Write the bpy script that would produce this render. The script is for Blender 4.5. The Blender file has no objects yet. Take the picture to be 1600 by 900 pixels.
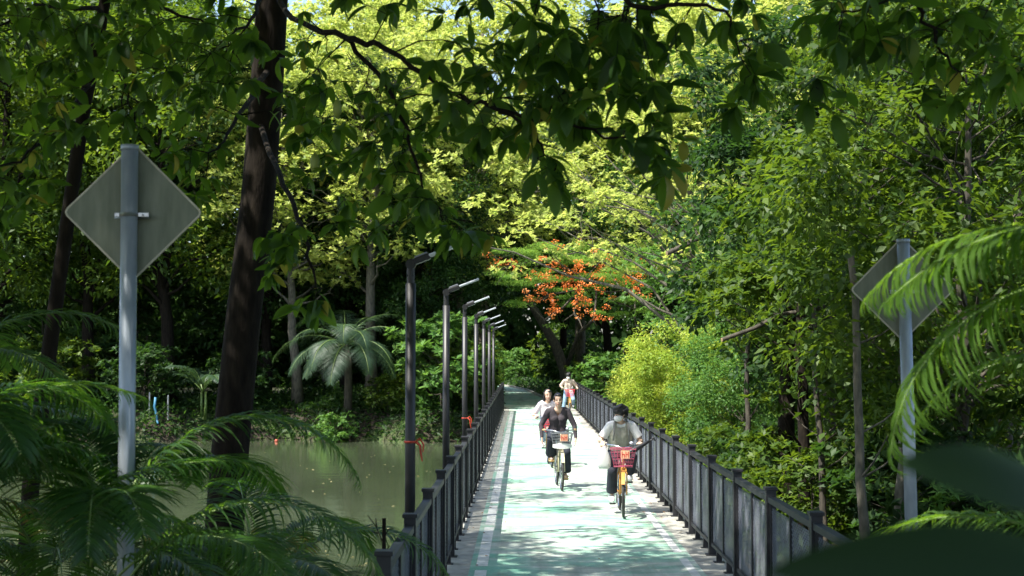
import bpy, bmesh, math, random
import numpy as np
from mathutils import Vector, Matrix

sc = bpy.context.scene
COL = sc.collection
R = math.radians
F = 2133.0
CAM_H = 2.40
YAW, PITCH = R(0.48), R(2.74)

# ------------------------------------------------------------------ camera, sky, sun, exposure
cam = bpy.data.cameras.new('camera')
cam.lens = 48.0; cam.sensor_width = 36.0
cam.clip_start = 0.05; cam.clip_end = 1500
cam.dof.use_dof = True; cam.dof.focus_distance = 20.0; cam.dof.aperture_fstop = 4.0
camo = bpy.data.objects.new('camera', cam); COL.objects.link(camo)
camo.location = (0, 0, CAM_H); camo.rotation_euler = (R(90) + PITCH, 0, YAW)
sc.camera = camo

SUN_EL = R(60); SUN_AZ = math.atan2(-0.56, -0.83)      # direction towards the sun, in plan
world = bpy.data.worlds.new('World'); sc.world = world; world.use_nodes = True
wn = world.node_tree
sky = wn.nodes.new('ShaderNodeTexSky'); sky.sky_type = 'NISHITA'; sky.sun_disc = False
sky.sun_elevation = SUN_EL; sky.sun_rotation = math.pi / 2 - SUN_AZ
sky.dust_density = 2.0
wn.links.new(sky.outputs[0], wn.nodes['Background'].inputs[0])
wn.nodes['Background'].inputs[1].default_value = 0.13
sl = bpy.data.lights.new('sun', 'SUN'); sl.energy = 4.6; sl.angle = R(0.53); sl.color = (1, .96, .88)
so = bpy.data.objects.new('sun', sl); COL.objects.link(so)
sd = Vector((math.cos(SUN_EL) * math.cos(SUN_AZ), math.cos(SUN_EL) * math.sin(SUN_AZ), math.sin(SUN_EL)))
so.rotation_euler = sd.to_track_quat('Z', 'Y').to_euler(); so.location = (0, 0, 40)
sc.view_settings.view_transform = 'Standard'; sc.view_settings.look = 'None'
sc.view_settings.exposure = 1.32; sc.view_settings.gamma = 1.0
sc.cycles.use_denoising = True
sc.cycles.max_bounces = 6; sc.cycles.diffuse_bounces = 3; sc.cycles.glossy_bounces = 2
sc.cycles.transmission_bounces = 4; sc.cycles.transparent_max_bounces = 8
sc.cycles.use_adaptive_sampling = True; sc.cycles.adaptive_threshold = 0.02
sc.cycles.sample_clamp_indirect = 4.0

# ------------------------------------------------------------------ helpers
def at(px, py, d):
    f = Vector((-math.sin(YAW) * math.cos(PITCH), math.cos(YAW) * math.cos(PITCH), math.sin(PITCH)))
    r = Vector((math.cos(YAW), math.sin(YAW), 0)); u = r.cross(f)
    v = f + r * ((px - 800) / F) - u * ((py - 450) / F)
    v = v * (d / v.y)
    return Vector((v.x, v.y, v.z + CAM_H))

def tag(o, label=None, cat=None, group=None, kind=None):
    if label: o['label'] = label
    if cat: o['category'] = cat
    if group: o['group'] = group
    if kind: o['kind'] = kind
    return o

def empty(name, loc, rz=0):
    o = bpy.data.objects.new(name, None); COL.objects.link(o)
    o.location = loc; o.rotation_euler = (0, 0, rz); o.empty_display_size = .2
    return o

def link_mesh(name, me, mat, parent=None, loc=None):
    o = bpy.data.objects.new(name, me); COL.objects.link(o)
    if mat and not me.materials: me.materials.append(mat)
    if parent: o.parent = parent
    if loc: o.location = loc
    return o

def copy_tree(o, parent=None):
    c = o.copy(); COL.objects.link(c)
    if parent: c.parent = parent
    for ch in list(o.children): copy_tree(ch, c)
    return c

def mesh_np(name, V, Fq, rnd=None, smooth=False):
    """V (n,3) floats, Fq (m,4) ints; rnd per-face float."""
    V = np.asarray(V, np.float32).reshape(-1, 3); Fq = np.asarray(Fq, np.int32)
    k = Fq.shape[1]
    me = bpy.data.meshes.new(name)
    me.vertices.add(len(V)); me.vertices.foreach_set('co', V.ravel())
    me.loops.add(Fq.size); me.loops.foreach_set('vertex_index', Fq.ravel())
    me.polygons.add(len(Fq)); me.polygons.foreach_set('loop_start', np.arange(0, Fq.size, k, dtype=np.int32))
    if smooth: me.polygons.foreach_set('use_smooth', np.ones(len(Fq), bool))
    if rnd is not None:
        a = me.attributes.new('rnd', 'FLOAT', 'FACE'); a.data.foreach_set('value', np.asarray(rnd, np.float32))
    me.update(calc_edges=True)
    return me

class MB:
    def __init__(s): s.v = []; s.f = []
    def box(s, c, d, rz=0, tilt=None):
        x, y, z = [q / 2 for q in d]; n = len(s.v)
        M = Matrix.Rotation(rz, 3, 'Z')
        if tilt is not None: M = tilt
        c = Vector(c)
        for a in (-1, 1):
            for b in (-1, 1):
                for e in (-1, 1): s.v.append(tuple(c + M @ Vector((a * x, b * y, e * z))))
        for q in ((0, 1, 3, 2), (4, 6, 7, 5), (0, 4, 5, 1), (2, 3, 7, 6), (0, 2, 6, 4), (1, 5, 7, 3)):
            s.f.append([n + i for i in q])
        return s
    def tube(s, pts, rad, n=8, cap=True):
        pts = [Vector(p) for p in pts]
        if not hasattr(rad, '__len__'): rad = [rad] * len(pts)
        base = len(s.v); ref = None
        for i, p in enumerate(pts):
            t = (pts[min(i + 1, len(pts) - 1)] - pts[max(i - 1, 0)])
            t = t.normalized() if t.length > 1e-9 else Vector((0, 0, 1))
            if ref is None: ref = t.orthogonal().normalized()
            ref = (ref - t * ref.dot(t)); ref = ref.normalized() if ref.length > 1e-6 else t.orthogonal().normalized()
            b = t.cross(ref)
            for k in range(n):
                a = 2 * math.pi * k / n
                s.v.append(tuple(p + (ref * math.cos(a) + b * math.sin(a)) * rad[i]))
        for i in range(len(pts) - 1):
            for k in range(n):
                k2 = (k + 1) % n
                s.f.append([base + i * n + k, base + i * n + k2, base + (i + 1) * n + k2, base + (i + 1) * n + k])
        if cap:
            s.f.append([base + k for k in range(n)][::-1]); e = base + (len(pts) - 1) * n
            s.f.append([e + k for k in range(n)])
        return s
    def torus(s, c, R_, r, n=28, m=6, axis='X', rotz=0):
        base = len(s.v); M = Matrix.Rotation(rotz, 3, 'Z')
        for i in range(n):
            a = 2 * math.pi * i / n
            for j in range(m):
                b = 2 * math.pi * j / m; q = R_ + r * math.cos(b)
                p = Vector((r * math.sin(b), q * math.cos(a), q * math.sin(a)))
                s.v.append(tuple(Vector(c) + M @ p))
        for i in range(n):
            for j in range(m):
                i2 = (i + 1) % n; j2 = (j + 1) % m
                s.f.append([base + i * m + j, base + i2 * m + j, base + i2 * m + j2, base + i * m + j2])
        return s
    def ball(s, c, r, n=10, m=7):
        if not hasattr(r, '__len__'): r = (r, r, r)
        base = len(s.v)
        for i in range(m + 1):
            t = math.pi * i / m
            for k in range(n):
                a = 2 * math.pi * k / n
                s.v.append((c[0] + r[0] * math.sin(t) * math.cos(a), c[1] + r[1] * math.sin(t) * math.sin(a), c[2] + r[2] * math.cos(t)))
        for i in range(m):
            for k in range(n):
                k2 = (k + 1) % n
                s.f.append([base + i * n + k, base + (i + 1) * n + k, base + (i + 1) * n + k2, base + i * n + k2])
        return s
    def build(s, name, mat, parent=None, smooth=False, bevel=0, loc=None):
        me = bpy.data.meshes.new(name); me.from_pydata(s.v, [], s.f)
        if smooth:
            me.polygons.foreach_set('use_smooth', np.ones(len(me.polygons), bool))
        me.update()
        o = link_mesh(name, me, mat, parent, loc)
        if bevel:
            b = o.modifiers.new('bevel', 'BEVEL'); b.width = bevel; b.segments = 2; b.limit_method = 'ANGLE'
        return o

# ------------------------------------------------------------------ materials
def node_mat(name):
    m = bpy.data.materials.new(name); m.use_nodes = True
    return m, m.node_tree, m.node_tree.nodes['Principled BSDF']

def ramp(nt, fac, stops):
    r = nt.nodes.new('ShaderNodeValToRGB'); el = r.color_ramp.elements
    while len(el) < len(stops): el.new(0.5)
    for e, (p, c) in zip(el, stops): e.position = p; e.color = (*c, 1)
    nt.links.new(fac, r.inputs[0]); return r.outputs[0]

def noise(nt, scale, detail=4, vec=None, rough=.55, coord='Object', stretch=None):
    tc = nt.nodes.new('ShaderNodeTexCoord'); n = nt.nodes.new('ShaderNodeTexNoise')
    n.inputs['Scale'].default_value = scale; n.inputs['Detail'].default_value = detail; n.inputs['Roughness'].default_value = rough
    out = tc.outputs[coord]
    if stretch:
        mp = nt.nodes.new('ShaderNodeMapping'); mp.inputs['Scale'].default_value = stretch
        nt.links.new(out, mp.inputs[0]); out = mp.outputs[0]
    nt.links.new(out, n.inputs['Vector']); return n.outputs[0]

def mixc(nt, fac, a, b):
    m = nt.nodes.new('ShaderNodeMix'); m.data_type = 'RGBA'
    nt.links.new(fac, m.inputs[0]) if hasattr(fac, 'links') else m.inputs[0].__setattr__('default_value', fac)
    for i, c in ((6, a), (7, b)):
        if hasattr(c, 'links'): nt.links.new(c, m.inputs[i])
        else: m.inputs[i].default_value = (*c, 1)
    return m.outputs[2]

def solid(name, a, b=None, scale=12, rough=.6, metal=0, bump=0, stretch=None, spec=.5):
    m, nt, p = node_mat(name)
    b = b or tuple(x * .75 for x in a)
    nz = noise(nt, scale, 5, stretch=stretch)
    nt.links.new(ramp(nt, nz, [(.3, b), (.7, a)]), p.inputs['Base Color'])
    p.inputs['Roughness'].default_value = rough; p.inputs['Metallic'].default_value = metal
    p.inputs['Specular IOR Level'].default_value = spec
    if bump:
        bp = nt.nodes.new('ShaderNodeBump'); bp.inputs['Strength'].default_value = bump; bp.inputs['Distance'].default_value = .02
        nt.links.new(nz, bp.inputs['Height']); nt.links.new(bp.outputs[0], p.inputs['Normal'])
    return m

def leafmat(name, cols, trans, tmix=.4, rough=.5, spec=.24):
    m, nt, p = node_mat(name)
    at_ = nt.nodes.new('ShaderNodeAttribute'); at_.attribute_name = 'rnd'
    n = len(cols)
    nt.links.new(ramp(nt, at_.outputs['Fac'], [(i / (n - 1), c) for i, c in enumerate(cols)]), p.inputs['Base Color'])
    p.inputs['Roughness'].default_value = rough; p.inputs['Specular IOR Level'].default_value = spec
    t = nt.nodes.new('ShaderNodeBsdfTranslucent')
    nt.links.new(ramp(nt, at_.outputs['Fac'], [(i / (len(trans) - 1), c) for i, c in enumerate(trans)]), t.inputs[0])
    mx = nt.nodes.new('ShaderNodeMixShader'); mx.inputs[0].default_value = tmix
    nt.links.new(p.outputs[0], mx.inputs[1]); nt.links.new(t.outputs[0], mx.inputs[2])
    nt.links.new(mx.outputs[0], nt.nodes['Material Output'].inputs[0])
    return m

M = {}
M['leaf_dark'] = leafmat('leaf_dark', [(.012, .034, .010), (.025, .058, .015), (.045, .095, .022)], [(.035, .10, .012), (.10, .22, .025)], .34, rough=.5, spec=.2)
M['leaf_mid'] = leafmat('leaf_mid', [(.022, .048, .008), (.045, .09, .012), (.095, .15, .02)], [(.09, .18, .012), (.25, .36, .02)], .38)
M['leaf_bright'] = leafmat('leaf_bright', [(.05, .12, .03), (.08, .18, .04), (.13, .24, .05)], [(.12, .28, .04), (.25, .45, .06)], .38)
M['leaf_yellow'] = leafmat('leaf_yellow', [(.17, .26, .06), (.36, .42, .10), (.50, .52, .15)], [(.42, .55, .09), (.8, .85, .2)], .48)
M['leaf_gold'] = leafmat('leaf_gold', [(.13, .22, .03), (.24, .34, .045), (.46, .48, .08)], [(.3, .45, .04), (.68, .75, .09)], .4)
M['leaf_broad'] = leafmat('leaf_broad', [(.010, .026, .007)] * 3 + [(.017, .042, .010)] * 4 + [(.026, .06, .014)] * 5 + [(.22, .2, .03)], [(.11, .25, .012)] * 4 + [(.2, .38, .02)] * 4 + [(.32, .54, .03)] * 4 + [(.5, .45, .05)], .44, rough=.5, spec=.26)
M['leaf_palm'] = leafmat('leaf_palm', [(.014, .042, .010)] * 4 + [(.026, .072, .014)] * 4 + [(.045, .105, .018)] * 4 + [(.2, .15, .04)], [(.07, .2, .012)] * 5 + [(.2, .4, .03)] * 6 + [(.35, .25, .05)], .40, rough=.42, spec=.35)
M['leaf_palm_light'] = leafmat('leaf_palm_light', [(.03, .075, .012), (.06, .12, .018), (.09, .16, .025)], [(.12, .28, .015), (.3, .5, .03)], .45)
M['leaf_coco'] = leafmat('leaf_coco', [(.022, .05, .026), (.034, .07, .036), (.055, .095, .05)], [(.07, .15, .04), (.12, .22, .06)], .3, rough=.45, spec=.4)
M['leaf_feather'] = leafmat('leaf_feather', [(.07, .16, .035), (.13, .25, .05), (.2, .33, .06)], [(.2, .4, .05), (.35, .55, .08)], .42)
M['leaf_far'] = leafmat('leaf_far', [(.016, .036, .012), (.03, .06, .016), (.05, .09, .022)], [(.03, .08, .012), (.08, .16, .02)], .25, rough=.9, spec=.02)
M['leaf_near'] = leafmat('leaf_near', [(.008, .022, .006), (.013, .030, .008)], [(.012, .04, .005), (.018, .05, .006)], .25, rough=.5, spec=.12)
M['dry_leaf'] = leafmat('dry_leaf', [(.16, .07, .02), (.3, .14, .04)], [(.3, .12, .02), (.4, .2, .03)], .3)
M['blossom'] = leafmat('blossom', [(.8, .16, .04), (.88, .28, .08), (.9, .45, .2)], [(.9, .2, .03), (.95, .4, .08)], .35)
M['bark_dark'] = solid('bark_dark', (.022, .017, .012), (.006, .0045, .0035), 16, .95, bump=1.0, stretch=(1, 1, .3), spec=.15)
M['bark_grey'] = solid('bark_grey', (.15, .135, .10), (.045, .042, .03), 14, .9, bump=.6, stretch=(1, 1, .35))
M['bark_mid'] = solid('bark_mid', (.085, .072, .052), (.022, .02, .015), 14, .9, bump=.6, stretch=(1, 1, .35))
M['cut_wood'] = solid('cut_wood', (.5, .36, .2), (.35, .23, .12), 20, .8)
M['fence_paint'] = solid('fence_paint', (.014, .015, .018), (.030, .030, .033), 9, .5, spec=.3)
M['mesh_paint'] = solid('mesh_paint', (.27, .29, .35), (.14, .15, .19), 5, .5)
M['lamp_paint'] = solid('lamp_paint', (.022, .021, .022), (.013, .013, .014), 5, .45)
M['galv'] = solid('galv', (.38, .42, .46), (.2, .235, .27), 9, .42, metal=.35, stretch=(1, 1, .3))
M['sign_back'] = solid('sign_back', (.17, .18, .125), (.085, .10, .06), 5, .5, metal=.2, stretch=(2.5, 1, .5))
M['sign_edge'] = solid('sign_edge', (.55, .5, .38), (.4, .36, .28), 10, .5)
M['steel'] = solid('steel', (.45, .45, .46), (.3, .3, .31), 20, .3, metal=.9)
M['driver_metal'] = solid('driver_metal', (.3, .31, .34), (.22, .23, .26), 12, .35, metal=.7)
M['lamp_panel'] = solid('lamp_panel', (.55, .6, .63), (.42, .46, .5), 12, .2)
M['black_plastic'] = solid('black_plastic', (.02, .02, .022), None, 20, .45)
M['ribbon'] = solid('ribbon', (.6, .07, .03), (.4, .04, .02), 20, .6)
M['rubber'] = solid('rubber', (.025, .025, .025), (.05, .045, .04), 15, .8)

# ------------------------------------------------------------------ leaf generators (numpy)
RNG = np.random.default_rng(7)
random.seed(7)
def nrm(a): return a / np.maximum(np.linalg.norm(a, axis=-1, keepdims=True), 1e-9)

def kites(P, D, N, L, W, fold=.0):
    """one pointed quad per leaf: base, side, tip, side"""
    D = nrm(D); S = nrm(np.cross(D, N)); U = np.cross(S, D)
    L = L[:, None]; W = W[:, None]
    mid = P + D * L * .45
    V = np.stack([P, mid + S * W * .5 + U * W * fold, P + D * L - U * L * .12, mid - S * W * .5 + U * W * fold], 1).reshape(-1, 3)
    n = len(P)
    return V, np.arange(n * 4, dtype=np.int32).reshape(-1, 4)

def ribbon_leaves(P, D, N, L, W, curl, st=6, fold=.25, prof=None):
    """curved leaves: st stations x (left, mid, right)"""
    n = len(P); D = nrm(D); S = nrm(np.cross(D, N)); U = np.cross(S, D)
    t = np.linspace(0, 1, st)
    w = prof(t) if prof else np.sin(np.pi * t ** .85) ** .8
    w[0] = .06; w[-1] = .015
    a = curl[:, None] * t[None, :]                      # bend angle
    a2 = np.maximum(np.abs(curl[:, None]), 1e-3)
    fx = np.sin(a) / np.where(curl[:, None] == 0, 1, curl[:, None]); fx = np.where(np.abs(curl[:, None]) < 1e-3, t[None, :], fx)
    fz = -(1 - np.cos(a)) / np.where(np.abs(curl[:, None]) < 1e-3, 1, curl[:, None])
    C = P[:, None, :] + D[:, None, :] * (fx * L[:, None])[..., None] + U[:, None, :] * (fz * L[:, None])[..., None]
    Un = U[:, None, :] * np.cos(a)[..., None] + D[:, None, :] * np.sin(a)[..., None]
    ww = (W[:, None] * w[None, :] * .5)[..., None]
    left = C + S[:, None, :] * ww + Un * ww * fold
    right = C - S[:, None, :] * ww + Un * ww * fold
    V = np.stack([left, C, right], 2).reshape(-1, 3)    # n, st, 3
    b = np.arange(n)[:, None, None] * st * 3 + np.arange(st - 1)[None, :, None] * 3
    b = b + np.array([0, 1])[None, None, :]
    Fq = np.stack([b, b + 1, b + 4, b + 3], -1).reshape(-1, 4)
    return V, Fq.astype(np.int32)

def rand_dir(n, zlo=-1, zhi=1):
    z = RNG.uniform(zlo, zhi, n); a = RNG.uniform(0, 2 * np.pi, n); r = np.sqrt(1 - z * z)
    return np.stack([r * np.cos(a), r * np.sin(a), z], 1)

def clump_leaves(C, rad, per, L, W, flat=.7, style='leafy'):
    """leaves filling clumps at C (n,3) with radius rad (n,)"""
    n = len(C); tot = n * per
    idx = np.repeat(np.arange(n), per)
    if style == 'rosette':
        m = 7; nr = max(1, per // m)
        idr = np.repeat(np.arange(n), nr)
        dr = rand_dir(len(idr), -.35, 1); rr = RNG.uniform(.45, 1.05, len(idr)) ** .6
        Q = C[idr] + dr * (rad[idr] * rr)[:, None] * np.array([1, 1, flat])
        ax = nrm(dr * .7 + np.array([0, 0, .8]) + RNG.normal(0, .25, (len(idr), 3)))
        id2 = np.repeat(np.arange(len(idr)), m); A = ax[id2]
        rd = nrm(np.cross(A, rand_dir(len(id2))))
        D = nrm(rd * .9 + A * RNG.uniform(.15, .9, len(id2))[:, None])
        P = Q[id2]; N = nrm(A + .3 * rd)
        l = L * RNG.uniform(.7, 1.25, len(id2)); w = W * RNG.uniform(.8, 1.2, len(id2))
        rnd = np.clip(np.repeat(RNG.normal(.5, .22, len(idr)), m) + RNG.normal(0, .1, len(id2)), 0, 1)
        V, Fq = kites(P, D, N, l, w, .12); return V, Fq, rnd
    dr = rand_dir(tot); rr = RNG.uniform(0, 1, tot) ** .45
    P = C[idx] + dr * (rad[idx] * rr)[:, None] * np.array([1, 1, flat])
    N = nrm(np.array([0, 0, 1.]) + RNG.normal(0, .55, (tot, 3)) + dr * .35)
    if style == 'flat': N = nrm(np.array([0, 0, 1.]) + RNG.normal(0, .22, (tot, 3)))
    D = nrm(np.cross(N, rand_dir(tot)) + dr * .5 + np.array([0, 0, -.25 if style != 'flat' else 0]))
    l = L * RNG.uniform(.65, 1.3, tot); w = W * RNG.uniform(.75, 1.25, tot)
    rnd = np.clip(np.repeat(RNG.normal(.45, .16, n), per) + RNG.normal(0, .18, tot), 0, 1)
    V, Fq = kites(P, D, N, l, w, .1); return V, Fq, rnd

def tree_meshes(name, H, trunk_r, crown_c, crown_r, nclump, clump_r, per, L, W, lean=(0, 0), style='leafy', flat=.7, shell=.45, seed=0, cut=None, limbs=True, extra=None, low=0.):
    """returns (trunk mesh, crown mesh) around the origin"""
    global RNG
    RNG = np.random.default_rng(seed + 11); rs = random.Random(seed)
    cc = np.array(crown_c, float); cr = np.array(crown_r, float)
    d = rand_dir(nclump, -.9, 1); r = RNG.uniform(shell, 1, nclump) ** .5
    C = cc + d * r[:, None] * cr + RNG.normal(0, .12, (nclump, 3)) * cr
    if extra is not None: C = np.vstack([C, np.array(extra, float)])
    C[:, 2] = np.maximum(C[:, 2], low)
    if cut: C = C[cut(C)]
    rad = clump_r * RNG.uniform(.6, 1.35, len(C))
    V, Fq, rnd = clump_leaves(C, rad, per, L, W, flat, style)
    crown = mesh_np(name + '_crown', V, Fq, rnd)
    mb = MB()
    top = Vector((lean[0], lean[1], min(H * .85, cc[2] + cr[2] * .5)))
    n = 9; pts = []; rads = []
    for i in range(n):
        t = i / (n - 1)
        pts.append(Vector((top.x * t ** 1.3 + rs.uniform(-.5, .5) * trunk_r * 2 * min(t, 1 - t) * 2, top.y * t ** 1.3 + rs.uniform(-.5, .5) * trunk_r * 2 * min(t, 1 - t) * 2, top.z * t)))
        rads.append(trunk_r * (1 - .72 * t) * (1.35 if i == 0 else 1))
    mb.tube(pts, rads, 9)
    if limbs:
        order = list(range(len(C))); rs.shuffle(order)
        for i in order[:min(len(C), 46)]:
            c = Vector(C[i]); tt = min(.97, max(.25, (c.z - (c - Vector((0, 0, c.z))).length * .55) / top.z)); k = tt * (n - 1); a = int(k)
            p0 = pts[a].lerp(pts[min(a + 1, n - 1)], k - a)
            mid = p0.lerp(c, .5) + Vector((rs.uniform(-.12, .12), rs.uniform(-.12, .12), rs.uniform(-.02, .14))) * (c - p0).length
            r0 = trunk_r * (1 - .72 * tt) * .45
            ln = (c - p0).length; J = lambda s_: Vector((rs.uniform(-s_, s_), rs.uniform(-s_, s_), rs.uniform(-s_, s_))) * ln
            ps = [p0, p0.lerp(mid, .35) + J(.05), p0.lerp(mid, .7) + J(.05), mid, mid.lerp(c, .35) + J(.045), mid.lerp(c, .7) + J(.04), c]
            mb.tube(ps, [r0, r0 * .75, r0 * .6, r0 * .46, r0 * .32, r0 * .2, r0 * .08 + .003], 5, False)
            for q in (3, 4, 5):
                e = ps[q] + J(.16) + Vector((0, 0, .05)) * ln; mb.tube([ps[q], ps[q].lerp(e, .5) + J(.03), e], [r0 * .2, r0 * .12, .003], 4, False)
    me = bpy.data.meshes.new(name + '_trunk'); me.from_pydata(mb.v, [], mb.f)
    me.polygons.foreach_set('use_smooth', np.ones(len(me.polygons), bool)); me.update()
    return me, crown

def place_tree(name, meshes, loc, label, cat='tree', leaf='leaf_dark', bark='bark_dark', rz=0, s=1, group=None, sz=1):
    tm, cm = meshes
    o = empty(name, loc, rz); o.scale = (s, s, s * sz); tag(o, label, cat, group)
    for nm, me, mt in (('trunk', tm, bark), ('crown', cm, leaf)):
        c = bpy.data.objects.new(nm, me); COL.objects.link(c); c.parent = o
        if not me.materials: me.materials.append(M[mt])
        c.material_slots[0].link = 'OBJECT'; c.material_slots[0].material = M[mt]
    return o

# ------------------------------------------------------------------ ground, water, bridge, path
WZ = -1.34
def ground_h(x, y):
    """height of the terrain"""
    def sm(a, b, v):
        t = np.clip((v - a) / (b - a), 0, 1); return t * t * (3 - 2 * t)
    near = 1 - sm(0, 3.0, y - np.where(x < -1.5, 13.5 + .6 * np.sin(x * .7), 6.5))       # near bank
    far = sm(-.3, 3.2, y - (57.0 + .8 * np.sin(x * .45) + .4 * np.sin(x * 1.7)))
    right = sm(2.3, 4.2, x + .3 * np.sin(y * .5)) * .72
    west = sm(-46, -52, x)
    h = np.maximum(np.maximum(near, far), np.maximum(right, west))
    return -2.3 + 2.27 * h + .05 * np.sin(x * 1.3) * np.sin(y * .9) * (h > .1) * (h < .99)
xs = np.concatenate([np.linspace(-900, -60, 12)[:-1], np.linspace(-60, -12, 60)[:-1], np.linspace(-12, 12, 90)[:-1], np.linspace(12, 50, 40)[:-1], np.linspace(50, 900, 12)])
ys = np.concatenate([np.linspace(-300, -10, 8)[:-1], np.linspace(-10, 22, 90)[:-1], np.linspace(22, 54, 30)[:-1], np.linspace(54, 70, 60)[:-1], np.linspace(70, 120, 30)[:-1], np.linspace(120, 1200, 14)])
X, Y = np.meshgrid(xs, ys); Z = ground_h(X, Y)
V = np.stack([X, Y, Z], -1).reshape(-1, 3); nx, ny = len(xs), len(ys)
i = (np.arange(ny - 1)[:, None] * nx + np.arange(nx - 1)[None, :]).ravel()
gme = mesh_np('ground', V, np.stack([i, i + 1, i + 1 + nx, i + nx], 1), smooth=True)
m, nt, p = node_mat('soil')
n1 = noise(nt, .9, 6); n2 = noise(nt, 14, 5)
c1 = ramp(nt, n2, [(.3, (.016, .012, .008)), (.55, (.04, .03, .018)), (.75, (.085, .06, .035))])
c2 = ramp(nt, n2, [(.3, (.02, .04, .01)), (.7, (.07, .11, .025))])
f1 = ramp(nt, n1, [(.45, (0, 0, 0)), (.6, (1, 1, 1))])
nt.links.new(mixc(nt, f1, c1, c2), p.inputs['Base Color']); p.inputs['Roughness'].default_value = .95
bp = nt.nodes.new('ShaderNodeBump'); bp.inputs['Distance'].default_value = .06; nt.links.new(n2, bp.inputs['Height']); nt.links.new(bp.outputs[0], p.inputs['Normal'])
tag(link_mesh('ground', gme, m), kind='structure')

m, nt, p = node_mat('pond_water')
p.inputs['Roughness'].default_value = .07; p.inputs['IOR'].default_value = 1.33; p.inputs['Specular IOR Level'].default_value = .6
nzw = noise(nt, .12, 3)
nt.links.new(ramp(nt, nzw, [(.3, (.036, .048, .026)), (.7, (.058, .074, .042))]), p.inputs['Base Color'])
n3 = noise(nt, 2.2, 3, stretch=(.35, 1, 1)); n4 = noise(nt, 9, 2, stretch=(.4, 1, 1))
b1 = nt.nodes.new('ShaderNodeBump'); b1.inputs['Strength'].default_value = .16; b1.inputs['Distance'].default_value = .05
b2 = nt.nodes.new('ShaderNodeBump'); b2.inputs['Strength'].default_value = .1; b2.inputs['Distance'].default_value = .01
nt.links.new(n3, b1.inputs['Height']); nt.links.new(n4, b2.inputs['Height']); nt.links.new(b1.outputs[0], b2.inputs['Normal']); nt.links.new(b2.outputs[0], p.inputs['Normal'])
wme = mesh_np('water', [(-56, 6, WZ), (4.2, 6, WZ), (4.2, 60.5, WZ), (-56, 60.5, WZ)], [(0, 1, 2, 3)])
tag(link_mesh('water', wme, m), kind='structure')

# worn mint paint over concrete
def deck_paint(name, wear):
    m, nt, p = node_mat(name)
    a = noise(nt, .55, 6, rough=.6); b = noise(nt, 3.0, 7, stretch=(.35, 1, 1), rough=.7); c = noise(nt, 30, 4)
    paint = ramp(nt, c, [(.3, (.13, .34, .24)), (.7, (.20, .45, .33))])
    conc = ramp(nt, b, [(.3, (.36, .40, .34)), (.7, (.54, .58, .51))])
    ad = nt.nodes.new('ShaderNodeMath'); ad.operation = 'ADD'
    nt.links.new(a, ad.inputs[0]); nt.links.new(b, ad.inputs[1])
    hf = nt.nodes.new('ShaderNodeMath'); hf.operation = 'MULTIPLY'; hf.inputs[1].default_value = .5
    nt.links.new(ad.outputs[0], hf.inputs[0])
    f = ramp(nt, hf.outputs[0], [(wear - .06, (0, 0, 0)), (wear, (.35, .35, .35)), (wear + .07, (.95, .95, .95))])
    base_c = mixc(nt, f, paint, conc)
    d = noise(nt, 1.0, 6, stretch=(2.2, .12, 1), rough=.7); d2 = noise(nt, .8, 8, rough=.75)
    dd = nt.nodes.new('ShaderNodeMath'); dd.operation = 'MULTIPLY'; nt.links.new(d, dd.inputs[0]); nt.links.new(d2, dd.inputs[1])
    fd = ramp(nt, dd.outputs[0], [(.18, (.55, .55, .55)), (.27, (0, 0, 0))])
    nt.links.new(mixc(nt, fd, base_c, (.17, .18, .14)), p.inputs['Base Color'])
    p.inputs['Roughness'].default_value = .75
    bp = nt.nodes.new('ShaderNodeBump'); bp.inputs['Strength'].default_value = .3; bp.inputs['Distance'].default_value = .004
    nt.links.new(c, bp.inputs['Height']); nt.links.new(bp.outputs[0], p.inputs['Normal'])
    return m
M['deck'] = deck_paint('deck', .480)
M['concrete'] = solid('concrete', (.42, .41, .36), (.2, .2, .17), 5, .85, bump=.3)
M['white_line'] = solid('white_line', (.72, .73, .70), (.42, .44, .4), 9, .7)
XL, XR = -1.12, 2.52
Y0, Y1 = 5.0, 57.6
mb = MB(); mb.box(((XL + XR) / 2, (Y0 + Y1) / 2, -.13), (XR - XL, Y1 - Y0, .26))
for yy in np.arange(12, 57, 7.5):
    mb.box(((XL + XR) / 2, yy, -.42), (XR - XL - .3, .4, .32))
    mb.tube([(XL + .7, yy, -2.6), (XL + .7, yy, -.5)], .16, 10); mb.tube([(XR - .7, yy, -2.6), (XR - .7, yy, -.5)], .16, 10)
tag(mb.build('bridge_deck', M['concrete']), kind='structure')

def strip(name, left, right, z, mat, kind='structure', x=None):
    V = []; 
    for l, r in zip(left, right): V += [(l[0], l[1], z), (r[0], r[1], z)]
    Fq = [(2 * k, 2 * k + 1, 2 * k + 3, 2 * k + 2) for k in range(len(left) - 1)]
    me = mesh_np(name, V, Fq); return tag(link_mesh(name, me, mat), kind=kind)
# the painted lane: on the bridge then curving away under the trees
Lp = [(-.60, 5), (-.60, 57), (-.62, 60), (-1.0, 64), (-1.7, 72), (-3.2, 84), (-5.2, 95), (-8, 105), (-13, 114)]
Rp = [(1.98, 5), (1.98, 57), (1.85, 60), (1.45, 64), (.95, 74), (.2, 88), (-1.2, 100), (-4.0, 109), (-10, 117)]
strip('path', Lp, Rp, .004, M['deck'])
strip('path_margin', [(a - .35, b) for a, b in Lp[1:]], [(a + .3, b) for a, b in Rp[1:]], .0, M['concrete'])
mb = MB()
for k in range(2, len(Rp) - 1):
    a, b = Vector((*Rp[k], .03)), Vector((*Rp[k + 1], .03)); c = (a + b) / 2; d = b - a
    mb.box(c + Vector((.12, 0, 0)), (.12, d.length + .03, .12), rz=math.atan2(d.y, d.x) - math.pi / 2)
tag(mb.build('kerb', M['concrete']), kind='structure')

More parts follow.
